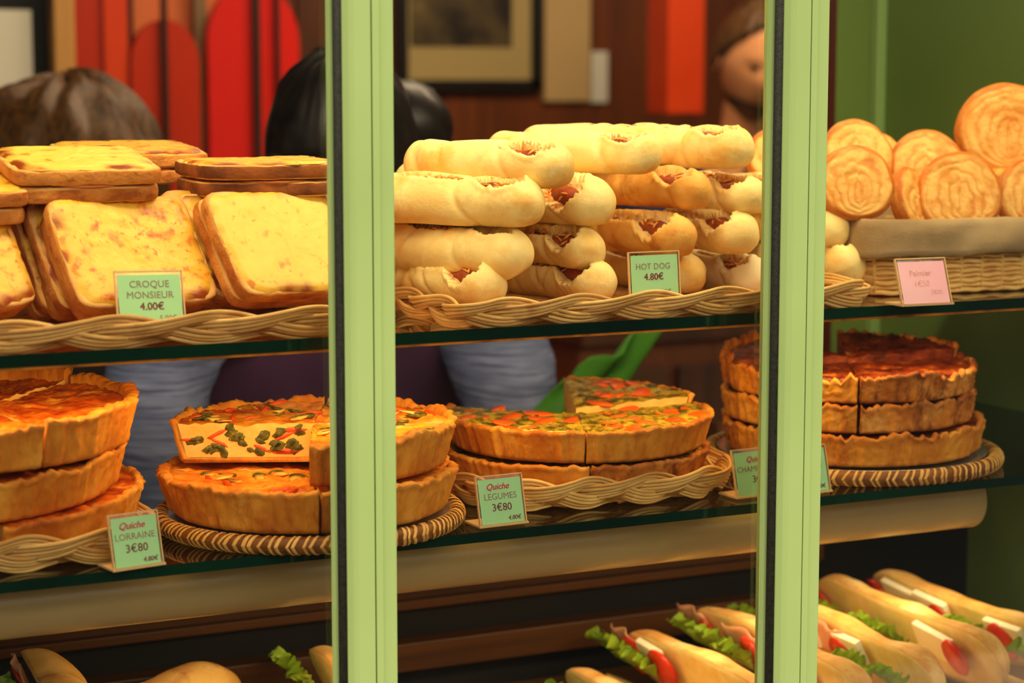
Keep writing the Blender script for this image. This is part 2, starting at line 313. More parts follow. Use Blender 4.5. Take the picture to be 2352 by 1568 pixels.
# wooden rails behind the tube and under it
def rail(px, ytop, ybot, Y, depth, label, m):
    zt, zb = PY(px, ytop, Y).z, PY(px, ybot, Y).z
    o = MB().box((-.85, Y, zb), (PY(1893, 1300, Y).x, Y+depth, zt)).build('wooden_rail', M[m]); bevel_obj(o, .002)
    tag(o, label, 'rail')
rail(905, 1330, 1384, .43, .02, 'brown wooden rail directly behind the pale tube', 'wood')
rail(905, 1384, 1406, .42, .03, 'thin brown ledge below the wooden rail behind the pale tube', 'wood')
rail(905, 1482, 1548, .435, .03, 'lowest brown wooden rail behind the sandwiches', 'wood')
# sloping tray of the bottom level
zb0 = .845
# ------------------------------------------------------------------ back of the shop
YW = 3.1
def wallbox(name, x0, x1, y0, y1, Yf, th, m, label, cat, group=None, bev=0):
    a = PY(x0, (y0+y1)/2, Yf); b = PY(x1, (y0+y1)/2, Yf)
    zt, zb = PY((x0+x1)/2, y0, Yf).z, PY((x0+x1)/2, y1, Yf).z
    o = MB().box((a.x, Yf, zb), (b.x, Yf+th, zt)).build(name, M[m])
    if bev: bevel_obj(o, bev)
    if label: tag(o, label, cat, group)
    return o
# framed picture
def picture():
    Yf = YW-.03
    c = PY(1090, 60, Yf); r = thing('framed_picture', 'black framed picture with beige mount hanging on the brown wall', 'picture', T(c.x, Yf, c.z))
    x0, x1 = PY(915, 100, Yf).x-c.x, PY(1246, 100, Yf).x-c.x
    zb = PY(1100, 208, Yf).z-c.z; zt = zb+.42; w = .027
    mb = MB()
    for a, b in (((x0, 0, zb), (x1, .028, zb+w)), ((x0, 0, zt-w), (x1, .028, zt)), ((x0, 0, zb), (x0+w, .028, zt)), ((x1-w, 0, zb), (x1, .028, zt))): mb.box(a, b)
    mb.build('frame', M['frame'], r)
    MB().box((x0+w, .012, zb+w), (x1-w, .026, zt-w)).build('mount', M['matboard'], r)
    p0, p1 = PY(947, 100, Yf).x-c.x, PY(1180, 100, Yf).x-c.x; pzb = PY(1100, 108, Yf).z-c.z
    MB().box((p0, .010, pzb), (p1, .0125, zt-.08)).build('print', M['photo'], r)
picture()
wallbox('cream_board', 1252, 1356, -120, 232, YW-.02, .018, 'cream', 'cream board hanging beside the framed picture', 'board')
wallbox('paper_sheet', 1360, 1396, 118, 235, YW-.015, .013, 'paper', 'narrow white paper sheet beside the cream board', 'paper')
wallbox('red_post', 1536, 1620, -200, 262, 2.5, .10, 'orangered', 'orange red square post left of the man', 'post', bev=.004)
wallbox('dark_board', -60, 140, -200, 900, 2.3, .03, 'black', 'black notice board at the far left', 'board')
wallbox('paper_sheet', -40, 75, 22, 260, 2.29, .008, 'paper', 'white paper sheet pinned on the black board', 'paper')
wallbox('wooden_post', 132, 180, -200, 900, 2.25, .06, 'palewood', 'pale wooden post right of the black board', 'post', bev=.003)
# red boards; arched tops and salmon boards imitate heads and sky reflected in glass
Yr = 2.4
def head_arch(x0, x1, ytop, m, label, Yf=Yr, th=.03, yb=1100):
    a = PY(x0, 300, Yf); b = PY(x1, 300, Yf); w = b.x-a.x; r = w/2
    zt = PY((x0+x1)/2, ytop, Yf).z; zb = PY(x0, yb, Yf).z
    pts = [(a.x, zb)] + [(a.x+r-r*math.cos(math.pi*k/24), zt-r*1.25+r*1.25*math.sin(math.pi*k/24)) for k in range(25)] + [(b.x, zb)]
    mb = MB(); n = len(pts)
    mb.add([Vector((x, Yf, z)) for x, z in pts]+[Vector((x, Yf+th, z)) for x, z in pts],
           [tuple(range(n)), tuple(range(2*n-1, n-1, -1))]+[(i, (i+1) % n, n+(i+1) % n, n+i) for i in range(n)], 0, False)
    tag(mb.build('reflected_head_panel', M[m]), label, 'panel')  # arched outline copies heads reflected in the window
def flat(x0, x1, m, label, Yf, th=.02, name='red_or_sky_board', cat='board'):
    wallbox(name, x0, x1, -220, 1100, Yf, th, m, label, cat)
flat(180, 248, 'rust', 'rust red board beside the pale wooden post', 2.42)
flat(248, 302, 'orangered', 'narrow orange red board left of the salmon board', 2.41)
flat(302, 315, 'darkgap', 'dark strip left of the salmon board', 2.44, name='dark_strip', cat='strip')
flat(300, 470, 'salmon', 'salmon board imitating sky reflected in the window, behind the smaller arched panel', 2.47)
flat(470, 560, 'salmon', 'salmon board imitating sky reflected in the window, behind the bright red arched panel', 2.465)
head_arch(305, 462, 45, 'rust', 'rust red panel, its arch imitating a reflected head, with a salmon board behind it')
flat(380, 393, 'darkgap', 'thin dark strip down the middle of the rust arched panel', 2.385, .012, 'dark_strip', 'strip')
flat(455, 482, 'greywood', 'grey wooden strip between the two arched panels', 2.43, .02, 'grey_strip', 'strip')
head_arch(482, 690, -40, 'redpaint', 'bright red panel, its arch imitating a reflected head, left of the apron worker', 2.39)
flat(588, 604, 'darkgap', 'dark slot in the bright red arched panel', 2.375, .012, 'dark_strip', 'strip')
flat(640, 648, 'darkgap', 'thinner dark slot at the right of the bright red arched panel', 2.375, .012, 'dark_strip', 'strip')
flat(690, 800, 'wooddark', 'dark brown board right of the red arched panel', 2.45, name='brown_board')
# low brown cupboard behind the case
def cupboard():
    a = PY(1330, 900, 1.72); b = PY(1925, 900, 1.72); zt = PY(1500, 748, 1.72).z-.03
    r = thing('low_cupboard', 'low brown wooden cupboard behind the carrot and dark quiches', 'cupboard', T(a.x, 1.72, 0))
    w = b.x-a.x
    o = MB().box((0, 0, 0), (w, .22, zt)).build('carcass', M['wallwood'], r)
    for k in range(3):
        x0 = w*k/3+.012; x1 = w*(k+1)/3-.012
        bevel_obj(MB().box((x0, -.018, .1), (x1, 0, zt-.05)).build('door', M['wooddark'] if k == 1 else M['wood'], r), .004)
    bevel_obj(MB().box((-.01, -.03, zt), (w+.01, .23, zt+.03)).build('top', M['wooddark'], r), .004)
cupboard()
# ================================================================== wicker
def set_attr(me, vals, name='toast'):
    a = me.attributes.new(name, 'FLOAT', 'POINT'); a.data.foreach_set('value', vals)
def rrect(cx, cy, w, d, rad, rot=0, n=8):
    """closed rounded rectangle as list of 2D points"""
    out = []
    for sx_, sy_, a0 in ((-1, 1, 90), (-1, -1, 180), (1, -1, -90), (1, 1, 0)):
        for k in range(n+1):
            a = math.radians(a0+90*k/n)
            out.append(Vector((sx_*(w/2-rad)+rad*math.cos(a), sy_*(d/2-rad)+rad*math.sin(a), 0)))
    q = Matrix.Rotation(math.radians(rot), 3, 'Z')
    return [q @ p + Vector((cx, cy, 0)) for p in out]
def resample(pts, step, closed=True):
    P = pts+[pts[0]] if closed else pts
    L = [0]
    for i in range(1, len(P)): L.append(L[-1]+(P[i]-P[i-1]).length)
    n = max(4, int(round(L[-1]/step))); out = []; j = 0
    for k in range(n if closed else n+1):
        s = L[-1]*k/n
        while j < len(L)-2 and L[j+1] < s: j += 1
        t = (s-L[j])/max(1e-9, L[j+1]-L[j]); out.append(P[j].lerp(P[j+1], t))
    return out, L[-1]
def braid(path, Lper, A, B, nr, rr, tilt, seed=0, lean=None):
    """three flat strands of nr rods plaited along a closed path"""
    pts, L = resample(path, .004); N = len(pts); rnd = random.Random(seed)
    per = max(1, round(L/Lper)); mb = MB(); tone = []
    cen = sum(pts, Vector())/N
    for g in range(3):
        for k in range(nr):
            off = (k-(nr-1)/2)*rr*2.02; jit = rnd.uniform(-.15, .15)*rr; rk = rr*rnd.uniform(.85, 1.12); ph = rnd.uniform(-.05, .05)
            line = []
            for i, p in enumerate(pts):
                t = (pts[(i+1) % N]-pts[i-1]).normalized(); o = Vector((t.y, -t.x, 0))
                if o.dot(p-cen) < 0: o = -o
                u = Vector((0, 0, 1))*math.cos(tilt)+o*math.sin(tilt); dvec = o*math.cos(tilt)-Vector((0, 0, 1))*math.sin(tilt)
                a = 2*math.pi*per*i/N + 2*math.pi*g/3 + ph
                lat = A*math.sin(a)+off*(.72+.28*abs(math.cos(a)))+jit
                dep = B*math.sin(2*a)-abs(off)*.10
                line.append(p+u*lat+dvec*dep)
            mb.tube(line, rk, 7, closed=True); tone += [rnd.choice((0, .05, .15, .3, .5))]*(7*N)
    mb.tone = tone
    return mb
def tray_basket(name, label, path2d, zrim, zfloor, tilt=.5, seed=1, Lper=.40, A=.0090, B=.0054, nr=4, rr=.0020):
    cen = sum(path2d, Vector())/len(path2d)
    r = thing(name, label, 'basket', T(cen.x, cen.y, zfloor))
    inv = T(-cen.x, -cen.y, -zfloor)
    loc = [inv @ (p+Vector((0, 0, zrim))) for p in path2d]
    bmb = braid(loc, Lper, A, B, nr, rr, tilt, seed); bo = bmb.build('braided_rim', M['wicker'], r); set_attr(bo.data, bmb.tone)
    # woven floor + short sides
    mb = MB(); fl, L = resample([Vector((p.x*.965, p.y*.93, .003)) for p in loc], .012)
    xs = [p.x for p in fl]; ys = [p.y for p in fl]
    n = int((max(ys)-min(ys))/.0065)
    for j in range(n):
        y = min(ys)+.004+j*.0065
        cr = []
        for i in range(len(fl)):
            a, b = fl[i], fl[(i+1) % len(fl)]
            if (a.y-y)*(b.y-y) < 0: cr.append(a.x+(b.x-a.x)*(y-a.y)/(b.y-a.y))
        if len(cr) < 2: continue
        x0, x1 = min(cr), max(cr); m = max(2, int((x1-x0)/.012))
        mb.tube([(x0+(x1-x0)*i/m, y, .0045+(.0012 if (i+j) % 2 else -.0012)) for i in range(m+1)], .0030, 5)
    mb.build('woven_floor', M['wickerfloor'], r)
    mb = MB(); rows = 4; H = zrim-zfloor
    for q in range(rows):
        f = q/(rows-1); line = []
        pp, L = resample([Vector((p.x*(.965+.03*f), p.y*(.93+.06*f), .005+(H-.008)*f)) for p in loc], .008)
        for i, p in enumerate(pp):
            o = Vector((p.x, p.y, 0)).normalized(); line.append(p+o*(.0014 if (i//2+q) % 2 else -.0014))
        mb.tube(line, .0026, 5, closed=True)
    mb.build('woven_side', M['wickerfloor'], r)
    return r
# basket of the toasties (left edge outside the frame) and of the hot dogs, on the upper shelf
zr = SH_U+.0122
def front_rect(xl, xr, yf, depth, rad, rot=0):
    return rrect((xl+xr)/2, yf+depth/2, xr-xl, depth, rad, rot)
BK1 = front_rect(-.70, PY(862, 740, .04).x, .034, .36, .018)
tray_basket('wicker_tray', 'shallow wicker tray with a braided rim holding the grilled cheese toasties', BK1, zr+.001, SH_U+.003, seed=3, Lper=.27)
BK2 = front_rect(PY(1062, 740, .04).x, PY(1985, 690, .04).x, .034, .27, .014)
tray_basket('wicker_tray', 'shallow wicker tray with a braided rim holding the hot dogs', BK2, zr, SH_U+.003, seed=5, Lper=.225)
# ------------------------------------------------------------------ upright basket of the palmiers
def wall_basket(label, cx, cy, w, d, rot, z0, H, flare):
    r = thing('wicker_basket', label, 'basket', T(cx, cy, z0) @ RZ(rot))
    base = rrect(0, 0, w, d, .03); mb = MB(); rr = .0022; rows = int(H/.0046)
    sp = .026
    for q in range(rows):
        f = q/(rows-1); k = 1+flare*f
        pp, L = resample([Vector((p.x*k, p.y*k, .003+H*f)) for p in base], .0052); ns = round(L/sp/2)*2; line = []
        for i, p in enumerate(pp):
            o = Vector((p.x/w/w, p.y/d/d, 0)).normalized()
            a = math.pi*ns*i/len(pp)+math.pi*(q % 2)
            line.append(p+o*(.0026*math.sin(a))+Vector((0, 0, .0006*math.sin(2*a+q))))
        mb.tube(line, rr*(1.25 if q < 3 else 1)*(.9+.2*noise.random()), 6, closed=True)
    mb.build('woven_wall', M['wicker'], r)
    mb = MB(); pp, L = resample(base, sp)
    for p in pp: mb.tube([p+Vector((0, 0, .002)), Vector((p.x*(1+flare), p.y*(1+flare), H+.004))], .0024, 6)
    mb.build('stakes', M['wicker'], r)
    mb = MB(); n = len(base); mb.add([Vector((p.x*.98, p.y*.98, .006)) for p in base], [tuple(range(n))], 0, False)
    mb.build('floor', M['wickerfloor'], r)
    return r, base
PBX, PBY, PBZ = PZ(2130, 612, SH_U).x, .0, SH_U
PB_C = Vector((.664, .242, SH_U)); PB_W, PB_D, PB_R, PB_H, PB_F = .37, .30, -3, .062, .04
pb, pbase = wall_basket('deep wicker basket lined with linen holding the palmiers', PB_C.x, PB_C.y, PB_W, PB_D, PB_R, SH_U+.001, PB_H, PB_F)
def liner():
    """cloth folded over the rim"""
    k = 1+PB_F; rows = []
    pp, L = resample([Vector((p.x*k, p.y*k, 0)) for p in pbase], .006); N = len(pp)
    prof = [(-.012, -.030), (-.009, -.010), (-.006, .012), (-.003, .0175), (.001, .0185), (.0048, .016), (.0072, .010), (.0085, .002), (.0095, -.006), (.0098, -.014), (.0095, -.020)]
    for j, (off, z) in enumerate(prof):
        row = []
        for i, p in enumerate(pp):
            o = Vector((p.x/PB_W/PB_W, p.y/PB_D/PB_D, 0)).normalized(); s = i*.006
            wv = noise.noise(Vector((s*16, j*.35, 3)))*.0042 + noise.noise(Vector((s*48+j*.6, j*.7, 8)))*.0020
            lowfix = noise.noise(Vector((s*9, 0, 1)))*.006 if j >= 6 else 0
            row.append(p+o*(off+.0035+wv*(1 if j > 2 else .4))+Vector((0, 0, PB_H+z+(lowfix*(j-5)/5 if j >= 6 else wv*.6))))
        rows.append(row)
    mb = MB(); mb.grid(rows, 0, wrap=True)
    o = mb.build('linen_cloth', M['linen'], None, pb.matrix_world.copy()); o.matrix_world = T(PB_C.x, PB_C.y, SH_U+.001) @ RZ(PB_R)
    sd = o.modifiers.new('thickness', 'SOLIDIFY'); sd.thickness = .0012
    tag(o, 'beige linen cloth folded over the rim of the palmier basket', 'cloth')
liner()
# ------------------------------------------------------------------ round cane trays
def round_tray(label, c, R):
    r = thing('round_cane_tray', label, 'tray', T(*c))
    MB().lathe([(0, .004), (R*.5, .004), (R-.006, .005), (R-.006, .002), (0, .001)], 72).build('woven_floor', M['wickerd'], r)
    core = [(R*math.cos(2*math.pi*k/120), R*math.sin(2*math.pi*k/120), .0085) for k in range(120)]
    MB().tube(core, .0078, 10, closed=True).build('rim', M['wickerd'], r)
    mb = MB(); rnd = random.Random(4); nb = 118
    for k in range(nb):
        a0 = 2*math.pi*(k+rnd.uniform(-.3, .3))/nb; tw = rnd.uniform(.03, .075); wd = rnd.uniform(.0012, .0019); rows = []
        for s in range(13):
            f = 2*math.pi*s/12; aa = a0+tw*math.sin(f*.5)
            row = []
            for e_ in (-1, 0, 1):
                rad = .0088-(.0006 if e_ else 0); an = aa+e_*wd/R
                row.append(Vector(((R+rad*math.cos(f))*math.cos(an), (R+rad*math.cos(f))*math.sin(an), .0085+rad*math.sin(f))))
            rows.append(row)
        mb.grid(rows)
    mb.build('rim_binding', M['wickerb'], r)
    return r
def board(label, c, R, m='foil'):
    o = MB().lathe([(0, 0), (R*.93, 0), (R, .004), (R+.001, .0046), (R+.0005, .0052), (R*.93, .0014), (0, .0012)], 96).build('round_plate', M[m], None, T(*c))
    tag(o, label, 'plate')
# ================================================================== food builders
def slab(w, d, h, bend, seed, n=96, rings=14, exp=10, rough=.0008):
    """one slice of toast: rounded square, crust round the side, crumb on both faces"""
    mb = MB(); rows = []; vals = []
    def outline(k):
        a = 2*math.pi*k/n; c, s = math.cos(a), math.sin(a)
        r = (abs(c)**exp+abs(s)**exp)**(-1/exp)
        wob = 1+.022*noise.noise(Vector((c*2, s*2, seed)))-.022*math.cos(4*a)*-1*0-.055*math.exp(-((a-math.pi/2)/.5)**2)+.012*noise.noise(Vector((c*7, s*7, seed)))
        return Vector((c*r*w/2*wob, s*r*d/2*wob*(1-.02*c*c), 0))
    O = [outline(k) for k in range(n)]
    def bz(p): return bend*((p.x/(w/2))**2*.6+(p.y/(d/2))**2*.4)*h
    fr = [i/(rings-3)*.93 for i in range(1, rings-2)]+[.965, .985, 1.0]
    def face(sgn):
        out = []
        for f in fr:
            row = []
            for k in range(n):
                p = O[k]*f; z = sgn*(h/2 - (.0014*max(0, (f-.95)/.05)**2)) + rough*sgn*noise.noise(Vector((p.x*140, p.y*140, seed+sgn))) + bz(p)
                row.append(Vector((p.x, p.y, z)))
                vals.append(max(0, (f-.88)/.12)**2*(.5+.6*noise.noise(Vector((O[k].x*40, O[k].y*40, seed)))))
            out.append(row)
        return out
    top = face(1); nt = len(vals)
    side = []
    for q in range(1, 6):
        f = q/6; row = []
        for k in range(n):
            p = O[k]*(1+.012*math.sin(math.pi*f)+.006*noise.noise(Vector((O[k].x*80, O[k].y*80, f*3+seed))))
            row.append(Vector((p.x, p.y, h*(.5-f)+bz(O[k]))))
            vals.append(0)
        side.append(row)
    bot = face(-1)[::-1]
    vals2 = vals[:nt+5*n]
    rest = vals[nt+5*n:]
    vv = vals2 + [x for i in range(rings-1, -1, -1) for x in rest[i*n:(i+1)*n]]
    rows = top+side+bot
    mb.grid(rows, 0, wrap=True, capa=True, capb=True)
    m = []
    for i in range(len(rows)-1):
        m += [1 if rings-1 <= i < rings+5 else 0]*n
    mb.m = m+[0, 0]
    return mb, vv
def gratin(w, d, seed, bend, h0, drip=0):
    mb = MB(); n = 96; rings = 18; rows = []; vals = []
    for j in range(rings+1):
        f = .02+j/rings*.98; row = []
        for k in range(n):
            a = 2*math.pi*k/n; c, s = math.cos(a), math.sin(a); r = (abs(c)**9+abs(s)**9)**(-1/9)
            lim = .988+.045*noise.noise(Vector((c*2.2, s*2.2, seed*3.1)))+.045*noise.noise(Vector((c*8, s*8, seed)))-.06*max(0, abs(2*c*s)-.8)/.2*(.5+noise.noise(Vector((c*3, s*3, seed*7))))
            lim *= 1-.05*math.exp(-((a-math.pi/2)/.5)**2)
            p = Vector((c*r*w/2, s*r*d/2, 0))*f*lim
            e_ = min(1, (1-f)/.07); z = .0026*math.sqrt(max(0, e_))*(1+.25*noise.noise(Vector((p.x*40, p.y*40, seed)))) - .0006
            z += .0006*noise.noise(Vector((p.x*160, p.y*160, seed)))
            z += bend*((p.x/(w/2))**2*.6+(p.y/(d/2))**2*.4)*h0
            row.append(Vector((p.x, p.y, z)))
            t = max(0, (f-.78)/.22)*(.15+3.6*max(0, noise.noise(Vector((c*2.6, s*2.6, seed+9)))+.02+.22*(s < -.3)))*(.7+.9*noise.noise(Vector((p.x*70, p.y*70, seed+1))))
            vals.append(min(1, t))
        rows.append(row)
    mb.grid(rows, 0, wrap=True, capa=True)
    return mb, vals
CROQ = {}
def croque(Mx, label, seed=0, cheese='cheese', crust='crust', w=.138, d=.112, bend=.25, slices=2, gap=0):
    key = (seed, w, d, bend)
    r = thing('grilled_cheese_toastie', label, 'toasted sandwich', Mx, 'grilled cheese toasties in the left wicker tray')
    th = .0140
    for q in range(slices):
        mb, vals = slab(w*(1-.015*q), d, th, bend, seed+q*5)
        o = mb.build('bread_slice', [M['crumb'], M[crust]], r, T(.003*((seed+q) % 3-1)*q, .002*q, th/2+(th+.0022)*(slices-1-q)) @ RZ(1.5*q*(1 if seed % 2 else -1)))
        set_attr(o.data, vals)
    if slices > 1:
        hb = MB(); hb.lathe([(0.001, 0), (.052, 0), (.0535, .001), (.052, .0022), (.001, .0022)], 40)
        hv = [(x*(1.12+.05*noise.noise(Vector((x*50, y*50, seed)))), y*1.05, z) for x, y, z in hb.v]; hb.v = hv
        hb.build('ham_slice', M['ham'], r, T(0, 0, th))
    mb, vals = gratin(w*.985, d*.985, seed+2, bend, th)
    o = mb.build('cheese_topping', M[cheese], r, T(0, 0, th*slices+.0022*(slices-1)+.0004)); set_attr(o.data, vals)
    return r
def lean(px, Yb, zb, ytilt, yaw=0, roll=0):
    """toastie leaning back: bottom edge centre at (x, Yb, zb); ytilt = angle from the shelf plane"""
    return T(px, Yb, zb) @ RZ(yaw) @ RX(ytilt) @ RZ(roll)
# ------------------------------------------------------------------ croques on the tray
LBL = 'grilled cheese toastie '
def cq(xb, yb, Yb, tilt, label, **k):
    p = PY(xb, yb, Yb-.02); yaw = k.pop('yaw', 0); d = k.get('d', .112); roll = k.pop('roll', 0)
    return croque(T(*p) @ RZ(yaw) @ RX(tilt) @ RZ(roll) @ T(0, d/2, 0), label, **k)
cq(318, 742, .128, 54, LBL+'leaning behind the mint price card, brown spots over its cheese', seed=1, yaw=13, bend=.35)
cq(-108, 756, .128, 54, LBL+'cut off by the left edge, leaning in the front row', seed=11, yaw=17, bend=.3)
cq(668, 712, .128, 54, LBL+'leaning in front beside the window post, dark brown lower cheese edge', seed=6, yaw=17, cheese='cheesepale', bend=.3)
cq(600, 714, .170, 55, LBL+'leaning second in line behind the one by the window post', seed=8, yaw=17, cheese='cheesepale', bend=.2)
cq(262, 742, .172, 57, LBL+'leaning second in line behind the one with the price card', seed=4, yaw=17, bend=.3)
cq(222, 738, .198, 60, LBL+'leaning third in line behind the one with the price card', seed=5, yaw=17, bend=.2)
cq(560, 705, .198, 57, LBL+'leaning third in line behind the one by the window post', seed=9, yaw=17, bend=.2)
def cqflat(xc, yc, Yc, tilt, label, **k):
    p = PY(xc, yc, Yc-.02); yaw = k.pop('yaw', 0)
    return croque(T(*p) @ RZ(yaw) @ RX(tilt) @ T(0, .056, 0), label, **k)
cqflat(208, 468, .155, 9, LBL+'lying flat on top with pale yellow cheese facing up', seed=21, bend=.0, w=.131, cheese='cheesepale')
cqflat(188, 452, .300, 6, LBL+'lying flat at the back behind the flat one with pale cheese', seed=22, bend=0)
cqflat(-112, 524, .150, 8, LBL+'lying flat on top, only its right edge in view at far left', seed=23, bend=0)
cqflat(640, 456, .165, 1, LBL+'lying flat with a dark toasted edge, partly behind the window post', seed=24, bend=.15, crust='crustdark')
cqflat(330, 425, .340, 5, LBL+'lying flat farthest back, its orange corner right of the pale flat one', seed=26, bend=0)
cqflat(632, 452, .300, 1, LBL+'lying flat behind the dark edged one, its left end sticking out', seed=25, bend=0)
# ------------------------------------------------------------------ hot dogs
def loaf_mesh(L, R, seed, open_=1.0, back=.35, crease=4, sk0=.5):
    rnd = random.Random(seed); nA = 84
    caps = 12; body = 70
    xs = []
    for t in range(caps): a = math.pi/2*t/caps; xs.append((-L/2+R*.95*(1-math.cos(a)), math.sin(max(a, .06))))
    for t in range(body+1): xs.append((-L/2+R*.95+(L-1.9*R)*t/body, 1.0))
    for t in range(caps-1, -1, -1): a = math.pi/2*t/caps; xs.append((L/2-R*.95*(1-math.cos(a)), math.sin(max(a, .06))))
    cr = [(rnd.uniform(-.42, .36)*L, rnd.choice((-1, 1))*rnd.uniform(.3, .9), rnd.uniform(.025, .065)) for _ in range(crease)]
    a1, a0 = L*.5-R*.55, L*.5-R*2.9
    rows = []; flags = []
    sk = sk0+rnd.uniform(-.12, .12)
    for x, s in xs:
        row = []; fl = []
        wmain = 0
        if a0 < x < a1: u = (x-a0)/(a1-a0); wmain = open_*math.radians(50)*math.sin(math.pi*u**1.5)**.7
        wback = 0
        if -L*.40 < x <= a0+R*.6: u = (x+L*.40)/(a0+R*.6+L*.40); wback = back*math.radians(40)*math.sin(math.pi*min(1, max(0, u)))**.6
        w = max(wmain, wback)
        w *= 1+.28*noise.noise(Vector((x*160, seed, 0)))
        for k in range(nA):
            ph = 2*math.pi*k/nA; d = ph-(math.pi/2+sk); d = (d+math.pi) % (2*math.pi)-math.pi
            jag = w+.10*noise.noise(Vector((x*420, seed, 4 if d > 0 else 9)))*(1 if w > .1 else 0)
            r = R*s
            r *= 1+.05*math.sin(x*62+seed+ph)+.065*noise.noise(Vector((x*26, math.cos(ph)*1.3, math.sin(ph)*1.3+seed)))
            for xc, sl, dp in cr:
                q = x-xc-sl*R*math.sin(ph*1.0+sl); r *= 1-dp*1.6*math.exp(-(q/.0045)**2)
            g = 0
            if jag > .06:
                t = (jag-abs(d))/.11
                if t > 0: g = min(1, t); r *= 1-.60*g*(1-.2*(d/jag)**2)*min(1, s*1.1) if wmain >= wback else 1-.30*g
                r *= 1+.07*math.exp(-((abs(d)-jag-.12)/.14)**2)*min(1, w*3)
            z = r*math.sin(ph)*.98; y = r*math.cos(ph)*1.04
            if z < -R*.80*s: z = -R*.80*s+(z+R*.80*s)*.25
            row.append(Vector((x, y, z))); fl.append(g)
        rows.append(row); flags.append(fl)
    mb = MB(); mb.grid(rows, 0, wrap=True, capa=True, capb=True)
    m = []
    for i in range(len(rows)-1):
        for k in range(nA):
            k2 = (k+1) % nA
            m.append(1 if (flags[i][k]+flags[i][k2]+flags[i+1][k]+flags[i+1][k2]) > 1.2 else 0)
    mb.m = m+[0, 0]
    return mb, sk
def hotdog(near, farx, label, R=.0235, L=.175, seed=0, m='bun', open_=1.0, back=.4, roll=0, dz=0, saus=True, sk0=.55):
    """near: centre of the near rounded end; farx: pixel x where the far end's centre shows"""
    best = None
    ln = L-2*R
    for k in range(-80, 81):
        th = math.radians(k); far = near+Vector((-math.sin(th)*ln, math.cos(th)*ln, dz)); e_ = abs(prx(far)[0]-farx)
        if best is None or e_ < best[0]: best = (e_, far)
    far = best[1]; ax = (near-far).normalized()
    c = (near+far)/2; yv = Vector((0, 0, 1)).cross(ax).normalized(); zv = ax.cross(yv)
    Mx = Matrix((ax, yv, zv)).transposed().to_4x4(); Mx.translation = c; Mx = Mx @ RX(roll)
    r = thing('hot_dog', label, 'hot dog', Mx, 'hot dogs heaped in the wicker tray')
    mb, sk = loaf_mesh(L, R, seed, open_, back, sk0=sk0)
    mb.build('bread_roll', [M[m], M['buncrumb']], r)
    tilt = RX(math.degrees(sk))
    if saus:
        n = 26; pts = []; rad = []
        x0, x1 = -L*.30, L/2-R*1.0
        for i in range(n+1):
            f = i/n; e_ = min(1, math.sqrt(max(.02, min(f, 1-f)*6))); pts.append((x0+(x1-x0)*f, .001*math.sin(f*9+seed), R*.30-.0006+R*.05*math.sin(f*7+seed))); rad.append(R*.42*e_*(1+.05*math.sin(f*31+seed)))
        MB().tube(pts, rad, 14).build('sausage', M['sausage'], r, tilt)
    rnd = random.Random(seed+50); gb = MB(); nb = 27
    for q in range(nb):
        x = rnd.uniform(-L*.36, L/2-R*1.35); a = math.pi/2+rnd.gauss(0, .22); fx = 1.0 if x < L/2-R*2.9 else .80
        p0 = Vector((x, R*fx*.98*math.cos(a), R*fx*.92*math.sin(a)-.0002)); dr = rnd.uniform(0, 6.28); ln2 = rnd.uniform(.006, .014)
        pts = [p0+Vector((math.cos(dr)*ln2*t, math.sin(dr)*ln2*t*.6, -.0006-.10*ln2*t*t+.0004*math.sin(t*3+q))) for t in (-.5, -.2, .1, .4, .6)]
        gb.tube(pts, [.0004, .0009, .0012, .0009, .0004], 6)
    gb.build('grated_cheese', M['gratbits'], r, tilt)
    return r
HD = 'pale hot dog roll '
ZC = SH_U+.0075+.0245
def hd(nx, ny, Yn, fx, label, **k): return hotdog(PY(nx, ny, Yn-.02), fx, label, **k)
# bottom row
hd(1108, 655, .118, 955, HD+'split open at the bottom left corner of the heap', seed=101, sk0=.75, R=.0235, L=.165, open_=1.05)
hd(1362, 650, .120, 1205, HD+'in the bottom row left of the price card, red sausage showing', seed=102, sk0=.75, R=.0230, L=.165, open_=1.1)
hd(1568, 632, .150, 1430, HD+'in the bottom row mostly hidden by the mint price card', seed=103, R=.0230, L=.165, open_=1.1, saus=False)
hd(1722, 640, .140, 1600, 'floury white hot dog roll in the bottom row right of the price card', seed=104, m='bunwhite', R=.0240, L=.165, open_=.8, back=.1)
hd(1935, 603, .150, 1790, HD+'at the bottom right end of the heap, past the window post', seed=105, R=.0240, L=.165, open_=.9, roll=-25)
# second row
hd(1163, 583, .112, 930, HD+'in the second row at the left, smooth closed end', seed=111, sk0=-.2, R=.0255, L=.185, open_=.5, roll=20)
hd(1337, 572, .128, 1200, 'golden hot dog roll in the second row above the open sausage one', seed=112, sk0=.75, m='bun', R=.0225, L=.165, open_=1.0)
hd(1545, 543, .130, 1385, 'golden brown hot dog roll right above the mint price card', seed=113, sk0=.65, m='bungold', R=.0240, L=.165, open_=1.15)
hd(1690, 538, .135, 1560, HD+'in the second row with browned cheese, right above the floury one', seed=114, sk0=.6, R=.0240, L=.165, open_=.9)
hd(1895, 528, .165, 1770, HD+'sticking out past the window post, above another one', seed=115, R=.0250, L=.165, open_=.9, roll=-20)
